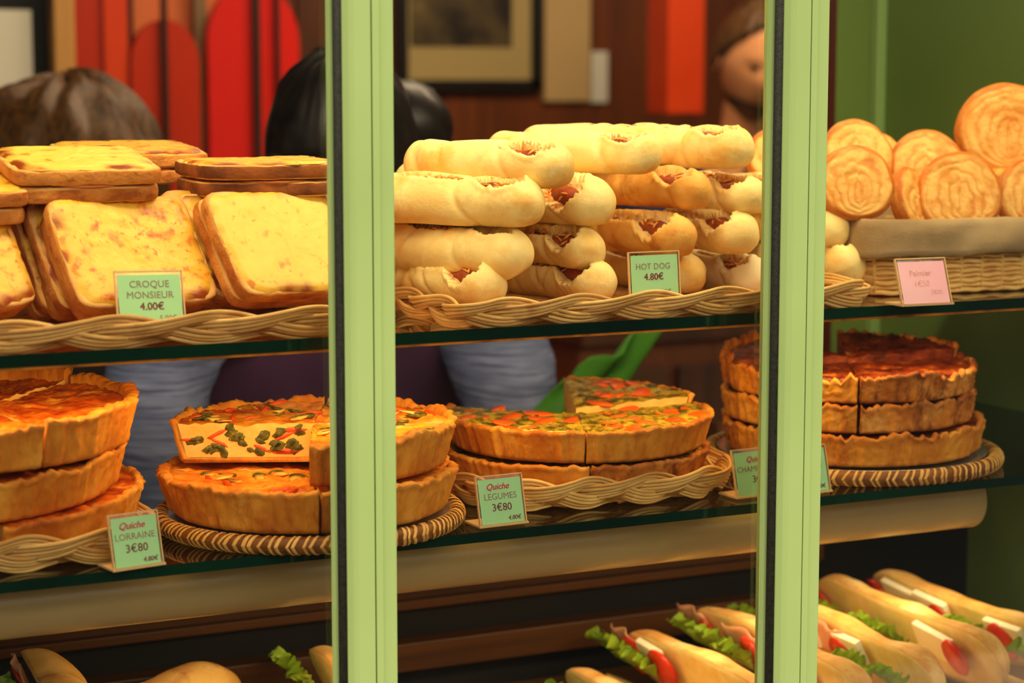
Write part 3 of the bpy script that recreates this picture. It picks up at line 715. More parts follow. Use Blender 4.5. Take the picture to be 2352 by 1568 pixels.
# third row
hd(1187, 468, .108, 880, 'long pale hot dog roll in the third row, reaching left behind the window post', seed=121, sk0=.25, R=.0265, L=.205, open_=.8)
hd(1172, 425, .190, 960, HD+'with browned cheese, squeezed behind the long roll of the third row', seed=122, sk0=.2, R=.0230, L=.170, open_=.6)
hd(1348, 466, .130, 1200, HD+'in the third row with a wide dark red gape', seed=123, sk0=.8, R=.0265, L=.170, open_=1.15)
hd(1583, 438, .140, 1395, 'golden hot dog roll in the third row under the middle top one', seed=124, m='bungold', R=.0225, L=.175, open_=.9)
hd(1712, 450, .140, 1570, 'golden hot dog roll in the third row beside the window post', seed=125, R=.0220, L=.165, open_=.9, back=.6)
hd(1830, 455, .200, 1690, HD+'in the third row running behind the window post', seed=126, R=.0230, L=.165, open_=.9)
# top row
hd(1262, 383, .112, 985, HD+'on top at the left, with a brown cheese streak across it', seed=131, sk0=.30, R=.0245, L=.190, open_=.75, back=.0)
hd(1468, 355, .140, 1165, HD+'on top in the middle of the heap', seed=132, sk0=.28, R=.0230, L=.190, open_=.85, back=.12)
hd(1560, 335, .205, 1240, HD+'on top at the back, only its upper side showing', seed=133, sk0=.15, R=.0225, L=.190, open_=.7, back=.3)
hd(1678, 343, .150, 1420, HD+'on top at the right with a notch near its end', seed=134, sk0=.22, R=.0240, L=.190, open_=.75, back=.25)
# ------------------------------------------------------------------ quiche slices
def wedge(Mx, label, group, a0, a1, R, h, fill, past='pastry', seed=0, rim=.004, taper=.93, bits=None, nbits=0, coat=None, rimw=.0065, rg=1.5):
    r = thing('quiche_slice', label, 'quiche', Mx, group)
    A0, A1 = math.radians(a0), math.radians(a1); nA = max(12, int((a1-a0)/1.0))
    def prof(a):
        c, s = math.cos(a), math.sin(a)
        fl = .0008*math.sin(a*46)+.0008*math.sin(a*71+2*noise.noise(Vector((c*3, s*3, seed))))+rg*.0020*noise.noise(Vector((c*5, s*5, seed)))+.0012*noise.noise(Vector((c*22, s*22, seed+4)))
        top = h+rim+rg*.0032*noise.noise(Vector((c*4, s*4, seed+2)))+rg*.0020*noise.noise(Vector((c*38, s*38, seed+8)))*.6+rg*.0024*noise.noise(Vector((c*17, s*17, seed+7)))
        Rb = R*taper
        out = [(0, 0), (Rb*.5, 0), (Rb*.97+fl*.4, 0), (Rb+fl, .0025)]
        for q in range(1, 13):
            f = q/13; out.append((Rb+(R-Rb)*f+fl*(1-.3*f)+.0009*rg*noise.noise(Vector((c*30, s*30, f*3+seed)))+.0007*rg*noise.noise(Vector((c*60, s*60, f*9)))+.0006*rg*noise.noise(Vector((c*20+seed, s*20, f*1.2)))+.0004*noise.noise(Vector((c*95, s*95, f*14))), .0025+(top-.005)*f))
        lip = rg*.0016*noise.noise(Vector((c*9, s*9, seed+3)))
        out += [(R+fl+.0012+lip, top-.0016), (R-.0012+fl, top+.0003), (R-rimw*.6+fl, top+.0006), (R-rimw+lip, top-.001), (R-rimw-.0012, h-.002), (Rb*.95, .0055), (Rb*.5, .005), (0, .005)]
        return out
    rows = []; vals = []
    for i in range(nA+1):
        a = A0+(A1-A0)*i/nA; c, s = math.cos(a), math.sin(a)
        pr2 = prof(a); rows.append([Vector((x*c, x*s, z)) for x, z in pr2])
        for x, z in pr2: vals.append(max(0, min(1, (z/(h+rim)-.62)*1.5*(.5+noise.noise(Vector((c*6, s*6, seed+z*20)))))) if z > .004 else .2)
    mb = MB(); mb.grid(rows, 0, wrap=True, capa=True, capb=True)
    o = mb.build('pastry_case', M[past], r); set_attr(o.data, vals)
    # filling
    nr = 22; rows = []; hb = h
    Ri = R-rimw+.0006
    def topz(a, f):
        c, s = math.cos(a)*f, math.sin(a)*f
        return hb-.001+.0026*noise.noise(Vector((c*5, s*5, seed+20)))+.0022*noise.noise(Vector((c*18, s*18, seed+21)))+.0016*noise.noise(Vector((c*45, s*45, seed+22)))+(.0015*f**6)
    for i in range(nA+1):
        a = A0+(A1-A0)*i/nA; c, s = math.cos(a), math.sin(a); row = []
        for j in range(nr+1):
            f = j/nr; row.append(Vector((Ri*f*c, Ri*f*s, topz(a, f))))
        for f, z in ((.985, .6), (.955, .25), (.93, .0)): row.append(Vector((Ri*f*c, Ri*f*s, .0046+(hb-.006)*z)))
        row.append(Vector((0, 0, .0046)))
        rows.append(row)
    mb = MB(); mb.grid(rows, 0, wrap=True)
    nfa = len(mb.f)
    mb.m = [0 if (q % len(rows[0])) < nr else 1 for q in range(nfa)]
    n = len(rows[0]); mb.f.append(list(range(n-1, -1, -1))); mb.m.append(1); mb.sm.append(False)
    mb.f.append([nA*n+k for k in range(n)]); mb.m.append(1); mb.sm.append(False)
    mb.build('filling', [M[fill], M['custard' if fill != 'fillmush' else 'fillmush']], r)
    rnd = random.Random(seed+77)
    for q in range(nbits):
        a = A0+(A1-A0)*rnd.uniform(.06, .94); f = math.sqrt(rnd.uniform(.04, .92)); kind = bits[q % len(bits)]
        rr = rnd.uniform(.010, .0165) if kind == 'carrot' else rnd.uniform(.008, .0135)
        p = T(Ri*f*math.cos(a), Ri*f*math.sin(a), topz(a, f)-.0006) @ RZ(rnd.uniform(0, 360)) @ RX(rnd.uniform(-12, 12)) @ RY(rnd.uniform(-12, 12))
        mb = MB()
        if kind == 'carrot':
            pf = [(0.0002, -.001), (rr*.9, -.001), (rr, .0003), (rr*.92, .0013), (0.0002, .0016)]
            mb.lathe(pf, 18); mb.v = [(x, y*rnd.uniform(.60, .64), z) for x, y, z in mb.v]; mb.build('carrot_slice', M['carrot'], r, p)
        elif kind == 'pepper':
            mb.tube([(-rr*1.2, 0, 0), (-rr*.5, .0015, .0007), (rr*.4, .0015, .0006), (rr*1.2, -.001, 0)], [.001, .0024, .0024, .001], 8); mb.build('pepper_strip', M['pepper'], r, p)
        else:
            mb.tube([(rr*1.15*math.cos(t), rr*.75*math.sin(t), .0004) for t in [x*.24-1.2 for x in range(11)]], [.0006]+[.0014]*9+[.0006], 6)
            mb.build('courgette_skin', M['courgette'], r, p)
            MB().lathe([(0.0002, -.001), (rr*.95, -.0006), (rr, .0004), (0.0002, .0012)], 16).build('courgette_slice', M['courgettef'], r, p @ Matrix.Diagonal((1, .66, 1, 1)))
    return r
V3 = lambda x, y, z: Vector((x, y, z))
def cutbits(parent, a, R, h, seed, kinds, n):
    """vegetable pieces showing in a cut face at angle a"""
    rnd = random.Random(seed); A = math.radians(a); d = Vector((math.cos(A), math.sin(A), 0))
    for q in range(n):
        f = rnd.uniform(.08, .86); z = rnd.uniform(.25, .92)*h; k = kinds[q % len(kinds)]; rr = rnd.uniform(.0035, .0065)
        p = d*R*f; Mx = T(p.x, p.y, z) @ RZ(a) @ RY(rnd.uniform(-30, 30))
        mb = MB(); n = 9; ph = rnd.uniform(0, 6.28); pol = []
        for i in range(n):
            t = 2*math.pi*i/n+ph; q2 = rr*rnd.uniform(.55, 1.15)*(1.5 if k == 'pepper' else 1.0)
            pol.append((q2*math.cos(t)*(1.7 if k == 'pepper' else 1.25), q2*math.sin(t)*(.34 if k == 'pepper' else .8)))
        mb.add([V3(x*1.0, -.0012, z) for x, z in pol]+[V3(x, .0006, z) for x, z in pol]+[V3(x*.8, .0011, z*.8) for x, z in pol],
               [(i, (i+1) % n, n+(i+1) % n, n+i) for i in range(n)]+[(n+i, n+(i+1) % n, 2*n+(i+1) % n, 2*n+i) for i in range(n)]+[tuple(range(n-1, -1, -1)), tuple(range(2*n, 3*n))], 0, True)
        mb.build('pepper_strip' if k == 'pepper' else 'courgette_piece', M[k], parent, Mx)
Q = -26
QT = SH_L
# quiche lorraine : three layers in a braided basket at far left
LC = Vector((-0.4362, 0.1950, QT))
BKL = rrect(-.4945, .202, .364, .300, .05, 0)
tray_basket('wicker_tray', 'braided wicker tray at lower left holding the three layered quiche', [p for p in BKL], QT+.0165, QT+.002, seed=8, Lper=.20, A=.0095, nr=5, rr=.0019, tilt=.55)
gl = 'orange brown quiche slices stacked in the left braided tray'
ql = 'golden quiche slice '
def QM(c, z, rot, tx=0, ty=0): return T(c.x, c.y, c.z+z) @ RZ(rot) @ RX(tx) @ RY(ty)
q1 = QM(LC+Vector((.004, 0, 0)), .0085, Q+14, 3, -2)
wedge(q1, ql+'at the bottom of the left stack, just above the braid', gl, -84, 30, .138, .036, 'fillor', seed=1)
wedge(q1, ql+'at the back bottom of the left stack', gl, 32, 150, .138, .036, 'fillor', seed=2)
q2 = QM(LC+Vector((-.004, .003, 0)), .0475, Q+14, 4, -3)
wedge(q2, ql+'in the middle of the left stack, tilted up to the right', gl, -140, 12, .134, .034, 'fillor', seed=3)
wedge(q2, ql+'in the middle of the left stack at the right hand end', gl, 14, 110, .134, .034, 'fillor', seed=4)
q3 = QM(LC, .0885, Q+14, 2, -1)
wedge(q3, ql+'on top of the left stack, right of the cut, thick pale rim', gl, -66, 50, .139, .035, 'fillor', seed=5, rim=.007, rimw=.010)
wedge(q3, ql+'on top of the left stack, left of the cut', gl, -170, -67.5, .139, .035, 'fillor', seed=6, rim=.004)
wedge(q3, ql+'on top of the left stack with a raised rim flap', gl, 52, 100, .139, .036, 'fillor', seed=7, rim=.011, rimw=.012)
wedge(q3, ql+'on top of the left stack at the far back left', gl, 102, 188, .139, .033, 'fillor', seed=8, rim=.005, rimw=.012)
# vegetable quiche left of the window post : two layers on a round cane tray
MC = Vector((-0.1444, 0.1400, QT))
round_tray('round cane tray bound with pale strips, under the courgette quiche', (MC.x, MC.y, QT+.0005), .139)
board('silver round board on the cane tray under the courgette quiche', (MC.x, MC.y, QT+.0105), .136)
gm = 'courgette quiche slices stacked on the round cane tray'
ql = 'courgette and pepper quiche slice '
zb_ = .0165
m1 = QM(MC, zb_, Q+4)
vb = ['courgette', 'pepper', 'courgette']
wedge(m1, ql+'at the bottom front left with a thick rim', gm, 178, 275.2, .140, .034, 'fillveg', seed=11, rim=.005, rimw=.010, bits=vb, nbits=16)
wedge(m1, ql+'at the bottom of its stack, right of the front cut', gm, 276.4, 361, .139, .034, 'fillveg', seed=12, rimw=.009)
wedge(m1, ql+'at the bottom of its stack, at the back', gm, 2, 177, .138, .034, 'fillveg', seed=13)
m2 = QM(MC+Vector((.006, .004, 0)), zb_+.0405, Q+2, 0, 0)
a = wedge(m2, ql+'on top, its long cut face showing green pieces', gm, 88.5, 181, .134, .0375, 'fillveg', seed=14, bits=vb, nbits=26)
cutbits(a, 181, .134, .0375, 5, ['courgette', 'courgette', 'courgette', 'pepper'], 34)
wedge(m2, ql+'on top of its stack at the back right', gm, 0, 87, .134, .0375, 'fillveg', seed=15, bits=vb, nbits=18)
b = wedge(m2, ql+'on top of its stack, front right behind the window post', gm, -88, -1.5, .134, .036, 'fillveg', seed=16, bits=vb, nbits=7, rimw=.010)
# carrot quiche in its braided basket
GC = Vector((0.1710, 0.1980, QT))
BKG = rrect(.166, .203, .286, .270, .085, -4)
tray_basket('wicker_tray', 'braided wicker tray right of the middle price card holding the carrot quiche', BKG, QT+.0175, QT+.002, seed=9, Lper=.21, A=.0092, nr=5, rr=.0019, tilt=.5)
gg = 'carrot quiche slices stacked in the braided tray'
ql = 'carrot quiche slice '
g1 = QM(GC, .0085, Q+2)
cb = ['carrot']
wedge(g1, ql+'at the bottom, front right with darkly baked pastry', gg, 272.6, 385, .136, .030, 'fillgreen', rg=.9, past='pastrydark', seed=21)
wedge(g1, ql+'at the bottom, front left behind the price card', gg, 160, 271.4, .138, .030, 'fillgreen', rg=.9, seed=22)
wedge(g1, ql+'at the bottom, at the back', gg, 26, 159, .136, .030, 'fillgreen', rg=.9, seed=27)
g2 = QM(GC+Vector((0, .002, 0)), .0440, Q+2, 0, 0)
wedge(g2, ql+'on top, front right with many carrot pieces', gg, 270.8, 381, .141, .0315, 'fillgreen', rg=.9, seed=23, bits=cb, nbits=17, rim=.002)
wedge(g2, ql+'on top, front left, pale edge above the price card', gg, 181, 270, .137, .0315, 'fillgreen', rg=.9, seed=24, bits=cb, nbits=13, rim=.001)
wedge(g2 @ T(0, 0, .002) @ RX(5), ql+'on top at the back right, raised above the others', gg, 22, 92, .139, .034, 'fillgreen', rg=.9, seed=25, bits=cb, nbits=14, rim=.001)
wedge(g2, ql+'on top at the far left rim', gg, 158, 180, .140, .030, 'fillgreen', rg=.9, seed=26, bits=cb, nbits=3, rim=.002)
# mushroom quiche : three layers on a cane tray at the right
HC = Vector((0.5059, 0.1850, QT))
round_tray('round cane tray at the right under the three layered dark quiche', (HC.x, HC.y, QT+.0005), .156)
board('silver round board on the right hand cane tray', (HC.x, HC.y, QT+.0105), .146)
gh = 'dark baked quiche slices stacked on the right hand cane tray'
ql = 'dark baked quiche slice '
HQ = Q-10
h1 = QM(HC, .0165, HQ)
wedge(h1, ql+'at the bottom of the right stack, with a pale crust', gh, 200, 395, .141, .029, 'fillmush', rg=2.6, seed=31, taper=.96, rim=.003)
wedge(h1, ql+'at the bottom of the right stack, at its back', gh, 36, 199, .141, .029, 'fillmush', rg=2.6, seed=39, taper=.96)
h2 = QM(HC+Vector((-.004, .003, 0)), .0510, HQ)
wedge(h2, ql+'in the middle of the right stack, right of the cut', gh, 276.5, 395, .137, .026, 'fillmush', rg=2.6, past='pastrydark', seed=32, taper=.97)
wedge(h2, ql+'in the middle of the right stack, behind the window post', gh, 180, 275, .137, .026, 'fillmush', rg=2.6, seed=33, taper=.97)
wedge(h2, ql+'in the middle of the right stack, at the back', gh, 36, 179, .137, .026, 'fillmush', rg=2.6, seed=38, taper=.97)
h3 = QM(HC+Vector((-.004, .004, 0)), .0825, HQ)
wedge(h3, ql+'on top of the right stack, right of the cut', gh, 276.5, 385, .138, .026, 'fillmush', rg=2.6, past='pastrydark', seed=34, taper=.97, rim=.001)
wedge(h3, ql+'on top of the right stack, behind the window post', gh, 200, 275, .137, .026, 'fillmush', rg=2.6, seed=35, taper=.97, rim=.001)
wedge(h3 @ T(0, 0, .004) @ RX(5), ql+'on top of the right stack with a raised back corner', gh, 26, 96, .137, .028, 'fillmush', rg=2.6, past='pastrydark', seed=36, taper=.97, rim=.002)
wedge(h3 @ T(0, 0, .004) @ RX(4), ql+'on top of the right stack at its far left', gh, 140, 199, .137, .030, 'fillmush', rg=2.6, past='pastrydark', seed=37, taper=.97, rim=.004)
# ------------------------------------------------------------------ palmiers
def palmier_mesh(w, h, th, seed):
    n = 72; rings = 46; rows = []; vals = []
    def field(p):
        yy = p.y+h*.20; y0 = max(-h*.24, min(h*.16, yy)); d = math.hypot(p.x*1.05, (yy-y0)*.95)
        fo = math.hypot(p.x/(w/2), p.y/(h/2)); k = max(0, min(1, (fo-.45)/.4))
        v = (d/.0105)*(1-k)+(fo*w/2/.0105)*k + (.35 if p.x > 0 else 0)*(1-k)
        return v+.75*noise.noise(Vector((p.x*32, p.y*32, seed)))+.35*noise.noise(Vector((p.x*100, p.y*100, seed)))
    def out(k):
        a = 2*math.pi*k/n; c, s = math.cos(a), math.sin(a)
        r = 1+.03*noise.noise(Vector((c*2, s*2, seed)))-.12*max(0, -s)**3
        return Vector((c*w/2*r*(1+.05*s*-1), s*h/2*r, 0))
    O = [out(k) for k in range(n)]
    def face(sg):
        R0 = []
        for j in range(1, rings+1):
            f = j/rings; row = []
            for k in range(n):
                p = O[k]*f; g = field(p); ridge = math.cos(2*math.pi*g); e_ = max(0, (f-.84)/.16)
                row.append(Vector((p.x, p.y, sg*(th/2+.0006*ridge*(.6+.8*noise.noise(Vector((p.x*50, p.y*50, seed+6))))-.004*e_**3-.002*f*f))))
                vals.append(min(1, max(0, (-.15-ridge)*.7)*(.5+.8*max(0, noise.noise(Vector((p.x*40, p.y*40, seed+3)))+.4))+.75*min(1, e_*1.6)))
            R0.append(row)
        return R0
    top = face(1); nt = len(vals); side = []; sv = []
    for q in range(1, 6):
        f = q/6
        side.append([Vector((O[k].x*(1+.02*math.sin(math.pi*f)), O[k].y*(1+.02*math.sin(math.pi*f)), (th/2-.005)*(1-2*f)+.0008*noise.noise(Vector((O[k].x*120, O[k].y*120, f*5))))) for k in range(n)])
        sv += [.75+.4*noise.noise(Vector((O[k].x*50, O[k].y*50, f*3+seed))) for k in range(n)]
    m0 = len(vals); bot = face(-1); bv = vals[m0:]
    bv = [x for j in range(rings-1, -1, -1) for x in bv[j*n:(j+1)*n]]
    rows = top+side+bot[::-1]
    mb = MB(); mb.grid(rows, 0, wrap=True, capa=True, capb=True)
    return mb, vals[:nt]+sv+bv
def palmier(px, py, Y, hpx, wpx, label, seed, yaw=0, tilt=68, rolld=0, th=.021):
    p = PY(px, py, Y-.02); sc = 1/ (F_PX/((p-CAM).dot(ray(1176, 784))))
    mb, vals = palmier_mesh(wpx*sc, hpx*sc, th, seed)
    o = mb.build('palmier', M['palmier'], None, T(*p) @ RZ(-22+yaw) @ RX(tilt) @ RZ(rolld)); set_attr(o.data, vals)
    tag(o, label, 'pastry', 'palmiers in the linen lined basket')
PL = 'golden palmier pastry '
palmier(1965, 425, .150, 185, 182, PL+'at the front left, upright with tight swirls', 1, 6, 74)
palmier(2202, 448, .160, 200, 196, PL+'at the front in the middle, round swirl facing out', 2, -4, 76)
palmier(2375, 452, .150, 180, 180, PL+'at the front, cut off by the right edge', 3, 0, 76)
palmier(2090, 462, .180, 160, 120, PL+'turned sideways between the two front ones', 4, 42, 74)
palmier(2128, 390, .215, 190, 178, PL+'in the second row above the sideways one', 5, -8, 68)
palmier(1968, 362, .235, 185, 175, PL+'in the second row behind the front left one', 6, 8, 66)
palmier(2030, 378, .275, 150, 110, PL+'at the back left, showing only a rounded edge', 7, 20, 66)
palmier(2312, 300, .215, 215, 240, PL+'standing tallest at the right, pale broad face', 8, 0, 84)
palmier(2330, 410, .195, 130, 180, PL+'lying flat under the tallest one', 9, 0, 10)
palmier(1788, 372, .345, 165, 160, PL+'at the far left, seen left of the window post', 10, 10, 62)
palmier(1870, 400, .335, 150, 150, PL+'deep in the basket behind the window post', 12, -4, 70)
# ------------------------------------------------------------------ price cards
def text_mesh(txt, size, bold=0, shear=0):
    cu = bpy.data.curves.new('lettering', 'FONT'); cu.body = txt; cu.size = size; cu.align_x = 'CENTER'; cu.align_y = 'CENTER'; cu.extrude = .00004; cu.shear = shear; cu.resolution_u = 3
    o = bpy.data.objects.new('lettering', cu); COL.objects.link(o)
    bpy.context.view_layer.update()
    me = bpy.data.meshes.new_from_object(o.evaluated_get(bpy.context.evaluated_depsgraph_get()))
    bpy.data.objects.remove(o)
    if bold:
        bm = bmesh.new()
        for dx, dy in ((0, 0), (bold, .00001), (-bold, .00002), (0, bold)):
            t2 = me.copy(); t2.transform(T(dx, dy, (dx+dy)*.02)); bm.from_mesh(t2)
        bm.to_mesh(me); bm.free()
    return me
def price_card(pos, yaw, back, w, h, lines, label, card='cardg', base=True, roll=0):
    r = thing('price_card', label, 'price card', T(*pos) @ RZ(yaw))
    Mx = RX(90-back) @ RZ(roll)          # card plane: x right, y up, z towards the viewer
    t = .0016
    b = MB().box((-w/2-.0022, -.002, -t-.0004), (w/2+.0022, h+.0035, -.0004)).build('acrylic_back', M['acrylic'], r, Mx)
    bm_ = MB()
    for x0, x1, y0, y1 in ((-w/2-.0022, w/2+.0022, h+.0026, h+.0037), (-w/2-.0024, -w/2-.0014, -.002, h+.0035), (w/2+.0014, w/2+.0024, -.002, h+.0035)): bm_.box((x0, y0, -t-.0005), (x1, y1, .0006))
    bm_.build('acrylic_edge', M['acryledge'], r, Mx)
    cdo = bevel_obj(MB().box((-w/2, 0, -.0003), (w/2, h, .0001)).build('card', M[card], r, Mx), .0001, 1)
    if base:
        MB().box((-w/2-.0035, -.0018, 0), (w/2+.0035, .030, .0018)).build('acrylic_foot', M['acryledge'], r, T(0, 0, -.0022))
    for txt, x, y, size, ink, bold, shear in lines:
        link('lettering', text_mesh(txt, size, bold, shear), M[ink], cdo, T(x*w, y*h, .0003))
    return r
price_card(PY(350, 742, .056), 2, 16, .0560, .0425, [('CROQUE', 0, .80, .0086, 'inkgrey', 0, 0), ('MONSIEUR', 0, .575, .0086, 'inkgrey', 0, 0), ('4.00€', .02, .34, .0092, 'inkdark', .0002, 0), ('5.00€', .25, .10, .0065, 'inkgrey', 0, .2)],
           'mint price card reading CROQUE MONSIEUR 4.00€ at the front of the toasties', base=False, roll=-1.5)
price_card(PY(1506, 686, .062), 0, 6, .0520, .0425, [('HOT DOG', -.03, .74, .0082, 'inkgrey', 0, 0), ('4.80€', -.02, .50, .0092, 'inkdark', .0002, 0), ('5.40€', .18, .15, .0065, 'inkgrey', .0001, .2)],
           'mint price card reading HOT DOG 4.80€ in front of the rolls', base=False)
p = PZ(2130, 703, SH_U+.002)
price_card(p+Vector((0, .0, .003)), -4, 20, .0540, .0430, [('Palmier', -.05, .72, .0085, 'inkpale', .0001, 0), ('1€50', -.05, .47, .0085, 'inkpale', 0, 0), ('2€00', .24, .26, .0062, 'inkpale', 0, 0)],
           'pink price card with faded writing in front of the palmier basket', card='cardp')
QL = lambda nm, sz: [('Quiche', -.06, .82, .0082, 'inkred', .00022, .35), (nm, -.01, .60, sz, 'inkgrey', 0, 0), ('3€80', 0, .355, .0098, 'inkdark', .0001, 0), ('4.80€', .27, .105, .0058, 'inkdark', .0001, .2)]
price_card(PZ(318, 1303, SH_L+.002)+Vector((0, -.002, .0022)), 10, 14, .0420, .0420, QL('LORRAINE', .0080), 'mint price card reading Quiche LORRAINE 3€80 beside the left braided tray')
price_card(PZ(1156, 1206, SH_L+.002)+Vector((0, -.001, .0022)), 3, 14, .0450, .0420, QL('LEGUMES', .0084), 'mint price card reading Quiche LEGUMES 3€80 left of the carrot quiche')
price_card(PZ(1757, 1140, SH_L+.002)+Vector((0, .004, .0022)), 4, 14, .0590, .0430, [('Quiche', -.06, .82, .0082, 'inkred', .00022, .35), ('CHAMPIGNONS', .02, .60, .0080, 'inkgrey', 0, 0), ('3€80', 0, .355, .0098, 'inkdark', .0001, 0), ('4.80€', .27, .105, .0058, 'inkdark', .0001, .2)],
           'mint price card left of the right window post, in front of the dark quiche')
price_card(Vector((PY(1862, 1124, .038).x, .038, SH_L+.0042)), 4, 14, .0470, .0430, QL('OIGNONS', .0080), 'mint price card whose right end shows past the right window post')
# ------------------------------------------------------------------ filled baguettes on the bottom level
ZT = .800
o = MB().box((-.75, .04, ZT-.012), (XW-.003, YS-.003, ZT)).build('sandwich_tray', M['tray']); tag(o, 'brown tray under the filled baguettes at the bottom', 'tray')
def half_loaf(L, R, seed, top=True):
    rows = []; n = 30; N = 60; vals = []
    for i in range(N+1):
        f = i/N; x = (f-.5)*L; e_ = min(f, 1-f)*L/(R*1.7); s = math.sqrt(max(.01, 1-(1-min(1, e_))**2))
        yo = .004*math.sin(f*7+seed)+.003*noise.noise(Vector((f*4, seed, 0))); hb = 1+.22*noise.noise(Vector((f*5, seed, 5)))
        row = []
        for k in range(n):
            a = math.pi*k/(n-1)
            r = R*s*(1+.06*noise.noise(Vector((x*30, a*1.5, seed))))
            row.append(Vector((x, r*math.cos(a)*1.08+yo, r*math.sin(a)*.95*hb)))
        for k in range(1, 9):
            t = k/9; y = -R*s*1.08+2*R*s*1.08*t; row.append(Vector((x, y+yo, .0008*noise.noise(Vector((x*90, y*90, seed))))))
        rows.append(row)
    mb = MB(); mb.grid(rows, 0, wrap=True, capa=True, capb=True); q = len(rows[0])
    mb.m = [1 if (i % q) >= n-1 else 0 for i in range(len(mb.f)-2)]+[0, 0]
    return mb
def ruffle(seed, w=.034, d=.026):
    rows = []; n = 64; m = 13
    for j in range(m):
        f = j/(m-1); row = []
        for i in range(n):
            u = i/(n-1)-.5; am = .0075*f**1.6
            x = u*w*(1+.35*f)*(1-.25*(1-f)); y = -d*f*(.82+.30*noise.noise(Vector((u*9, seed, 2)))+.10*noise.noise(Vector((u*34, seed, 6)))-.9*u*u)
            wv = math.sin(u*38+seed+2.2*noise.noise(Vector((u*8, seed, 1))))
            z = am*wv+am*1.1*noise.noise(Vector((u*16, f*2.4, seed)))+am*.5*noise.noise(Vector((u*48, f*5, seed)))-.006*f*f+.002
            row.append(Vector((x+.0022*wv*f, y, z)))
        rows.append(row)
    return MB().grid(rows)
def sandwich(x, y0, y1, z, label, seed, fills, R=.030, yaw=0, pitch=0, top_m='bagbread'):
    L = y1-y0; r = thing('filled_baguette', label, 'sandwich', T(x, (y0+y1)/2, z) @ RZ(90+yaw) @ RY(pitch), 'filled baguettes on the bottom level')
    # local x runs into the case, local y points to the left of the picture
    half_loaf(L, R*1.12, seed).build('top_half', [M[top_m], M['butter']], r, T(0, -.010, .012) @ RX(66))
    half_loaf(L*.98, R*.86, seed+3).build('bottom_half', [M[top_m], M['butter']], r, T(0, .013, -.018) @ RX(24) @ RX(180))
    rnd = random.Random(seed)
    for kind, f, s_ in fills:
        xx = (f-.5)*L
        if kind == 'lettuce': ruffle(seed+int(f*50), .050*s_, .042*s_).build('lettuce_leaf', M['lettuce'], r, T(xx, .004, -.002) @ RX(58) @ RZ(180))
        elif kind == 'tomato':
            mb = MB().lathe([(0.0003, -.0022), (.021*s_, -.003), (.023*s_, 0), (.021*s_, .003), (0.0003, .003)], 28); mb.build('tomato_slice', M['tomato'], r, T(xx, .004, .014) @ RX(64) @ RY(rnd.uniform(-8, 8)))
        elif kind == 'egg':
            o = MB().box((-.024*s_, -.014, -.004), (.024*s_, .022, .004)).build('cheese_slice', M['egg'], r, T(xx, .002, .018) @ RX(62) @ RZ(rnd.uniform(-10, 10))); bevel_obj(o, .0012)
        elif kind == 'ham':
            rows = [[Vector((u*.07*s_, -.012+.044*v, .004*math.sin(u*9+v*4+seed)*v+.001*v)) for u in [q/16-.5 for q in range(17)]] for v in [q/6 for q in range(7)]]
            o = MB().grid(rows).build('ham_slice', M['hampink'], r, T(xx, -.001, .012) @ RX(62)); sd = o.modifiers.new('t', 'SOLIDIFY'); sd.thickness = .0012
    return r
SB = 'filled baguette '
ZS = .850
# fractions run from the near end (0) to the far end (1)
sandwich(.690, .045, .400, ZS+.012, SB+'farthest right with white cheese and tomato', 1, [('tomato', .93, 1), ('egg', .78, 1.4), ('egg', .62, 1.2), ('lettuce', .70, .7), ('tomato', .58, .9), ('lettuce', .40, 1.2), ('tomato', .26, 1.1), ('egg', .24, 1.3), ('lettuce', .08, 1)], R=.029)
sandwich(.600, .045, .395, ZS+.012, SB+'second from the right with ruffled lettuce and a white cheese slice', 2, [('tomato', .93, .9), ('lettuce', .84, 1.0), ('lettuce', .58, 1.1), ('lettuce', .48, 1.0), ('egg', .28, 1.3), ('tomato', .18, 1)], R=.033)
sandwich(.512, .045, .385, ZS+.006, SB+'right of the window post with ham slices', 3, [('lettuce', .92, 1.2), ('egg', .66, 1), ('ham', .52, 1), ('egg', .40, 1), ('lettuce', .34, 1), ('tomato', .45, .9), ('lettuce', .15, 1)], R=.031)
sandwich(.420, .045, .385, ZS+.004, SB+'left of the window post with ham, tomato and green lettuce', 4, [('ham', .93, .8), ('lettuce', .88, 1.2), ('tomato', .84, .9), ('lettuce', .74, 1.2), ('ham', .60, 1.2), ('tomato', .56, 1.1), ('lettuce', .62, 1.0), ('tomato', .3, 1)], R=.030)
sandwich(.330, .045, .385, ZS-.012, SB+'leftmost of the right hand row with red tomato and lettuce', 5, [('lettuce', .96, 1.3), ('ham', .95, .7), ('tomato', .88, 1.1), ('lettuce', .80, 1.1), ('tomato', .70, 1.1), ('egg', .76, 1)], R=.030)
sandwich(.245, .045, .375, ZS-.046, SB+'low in the row, only its pale end showing', 6, [('lettuce', .9, 1), ('tomato', .7, 1)], R=.030)
# sandwiches of the left
def at_z(x, y, z): return PZ(x, y, z)
p = PY(45, 1600, .36); sandwich(p.x, p.y-.25, p.y+.03, p.z, SB+'at the bottom left corner with a brown crust', 7, [('tomato', .9, .9), ('lettuce', .8, 1), ('ham', .85, .8)], R=.036, top_m='bungold', yaw=-4)
p = PY(330, 1672, .36); sandwich(p.x, p.y-.13, p.y+.12, p.z, SB+'low at the bottom left, only its brown top showing', 8, [('lettuce', .8, 1)], R=.036, top_m='bungold', yaw=-64)
p = PY(705, 1580, .36); sandwich(p.x, p.y-.25, p.y+.03, p.z, SB+'with a lettuce tip, left of the left window post', 9, [('lettuce', 1.0, 1.2), ('lettuce', .93, 1.2), ('lettuce', .8, 1)], R=.030, yaw=-4)
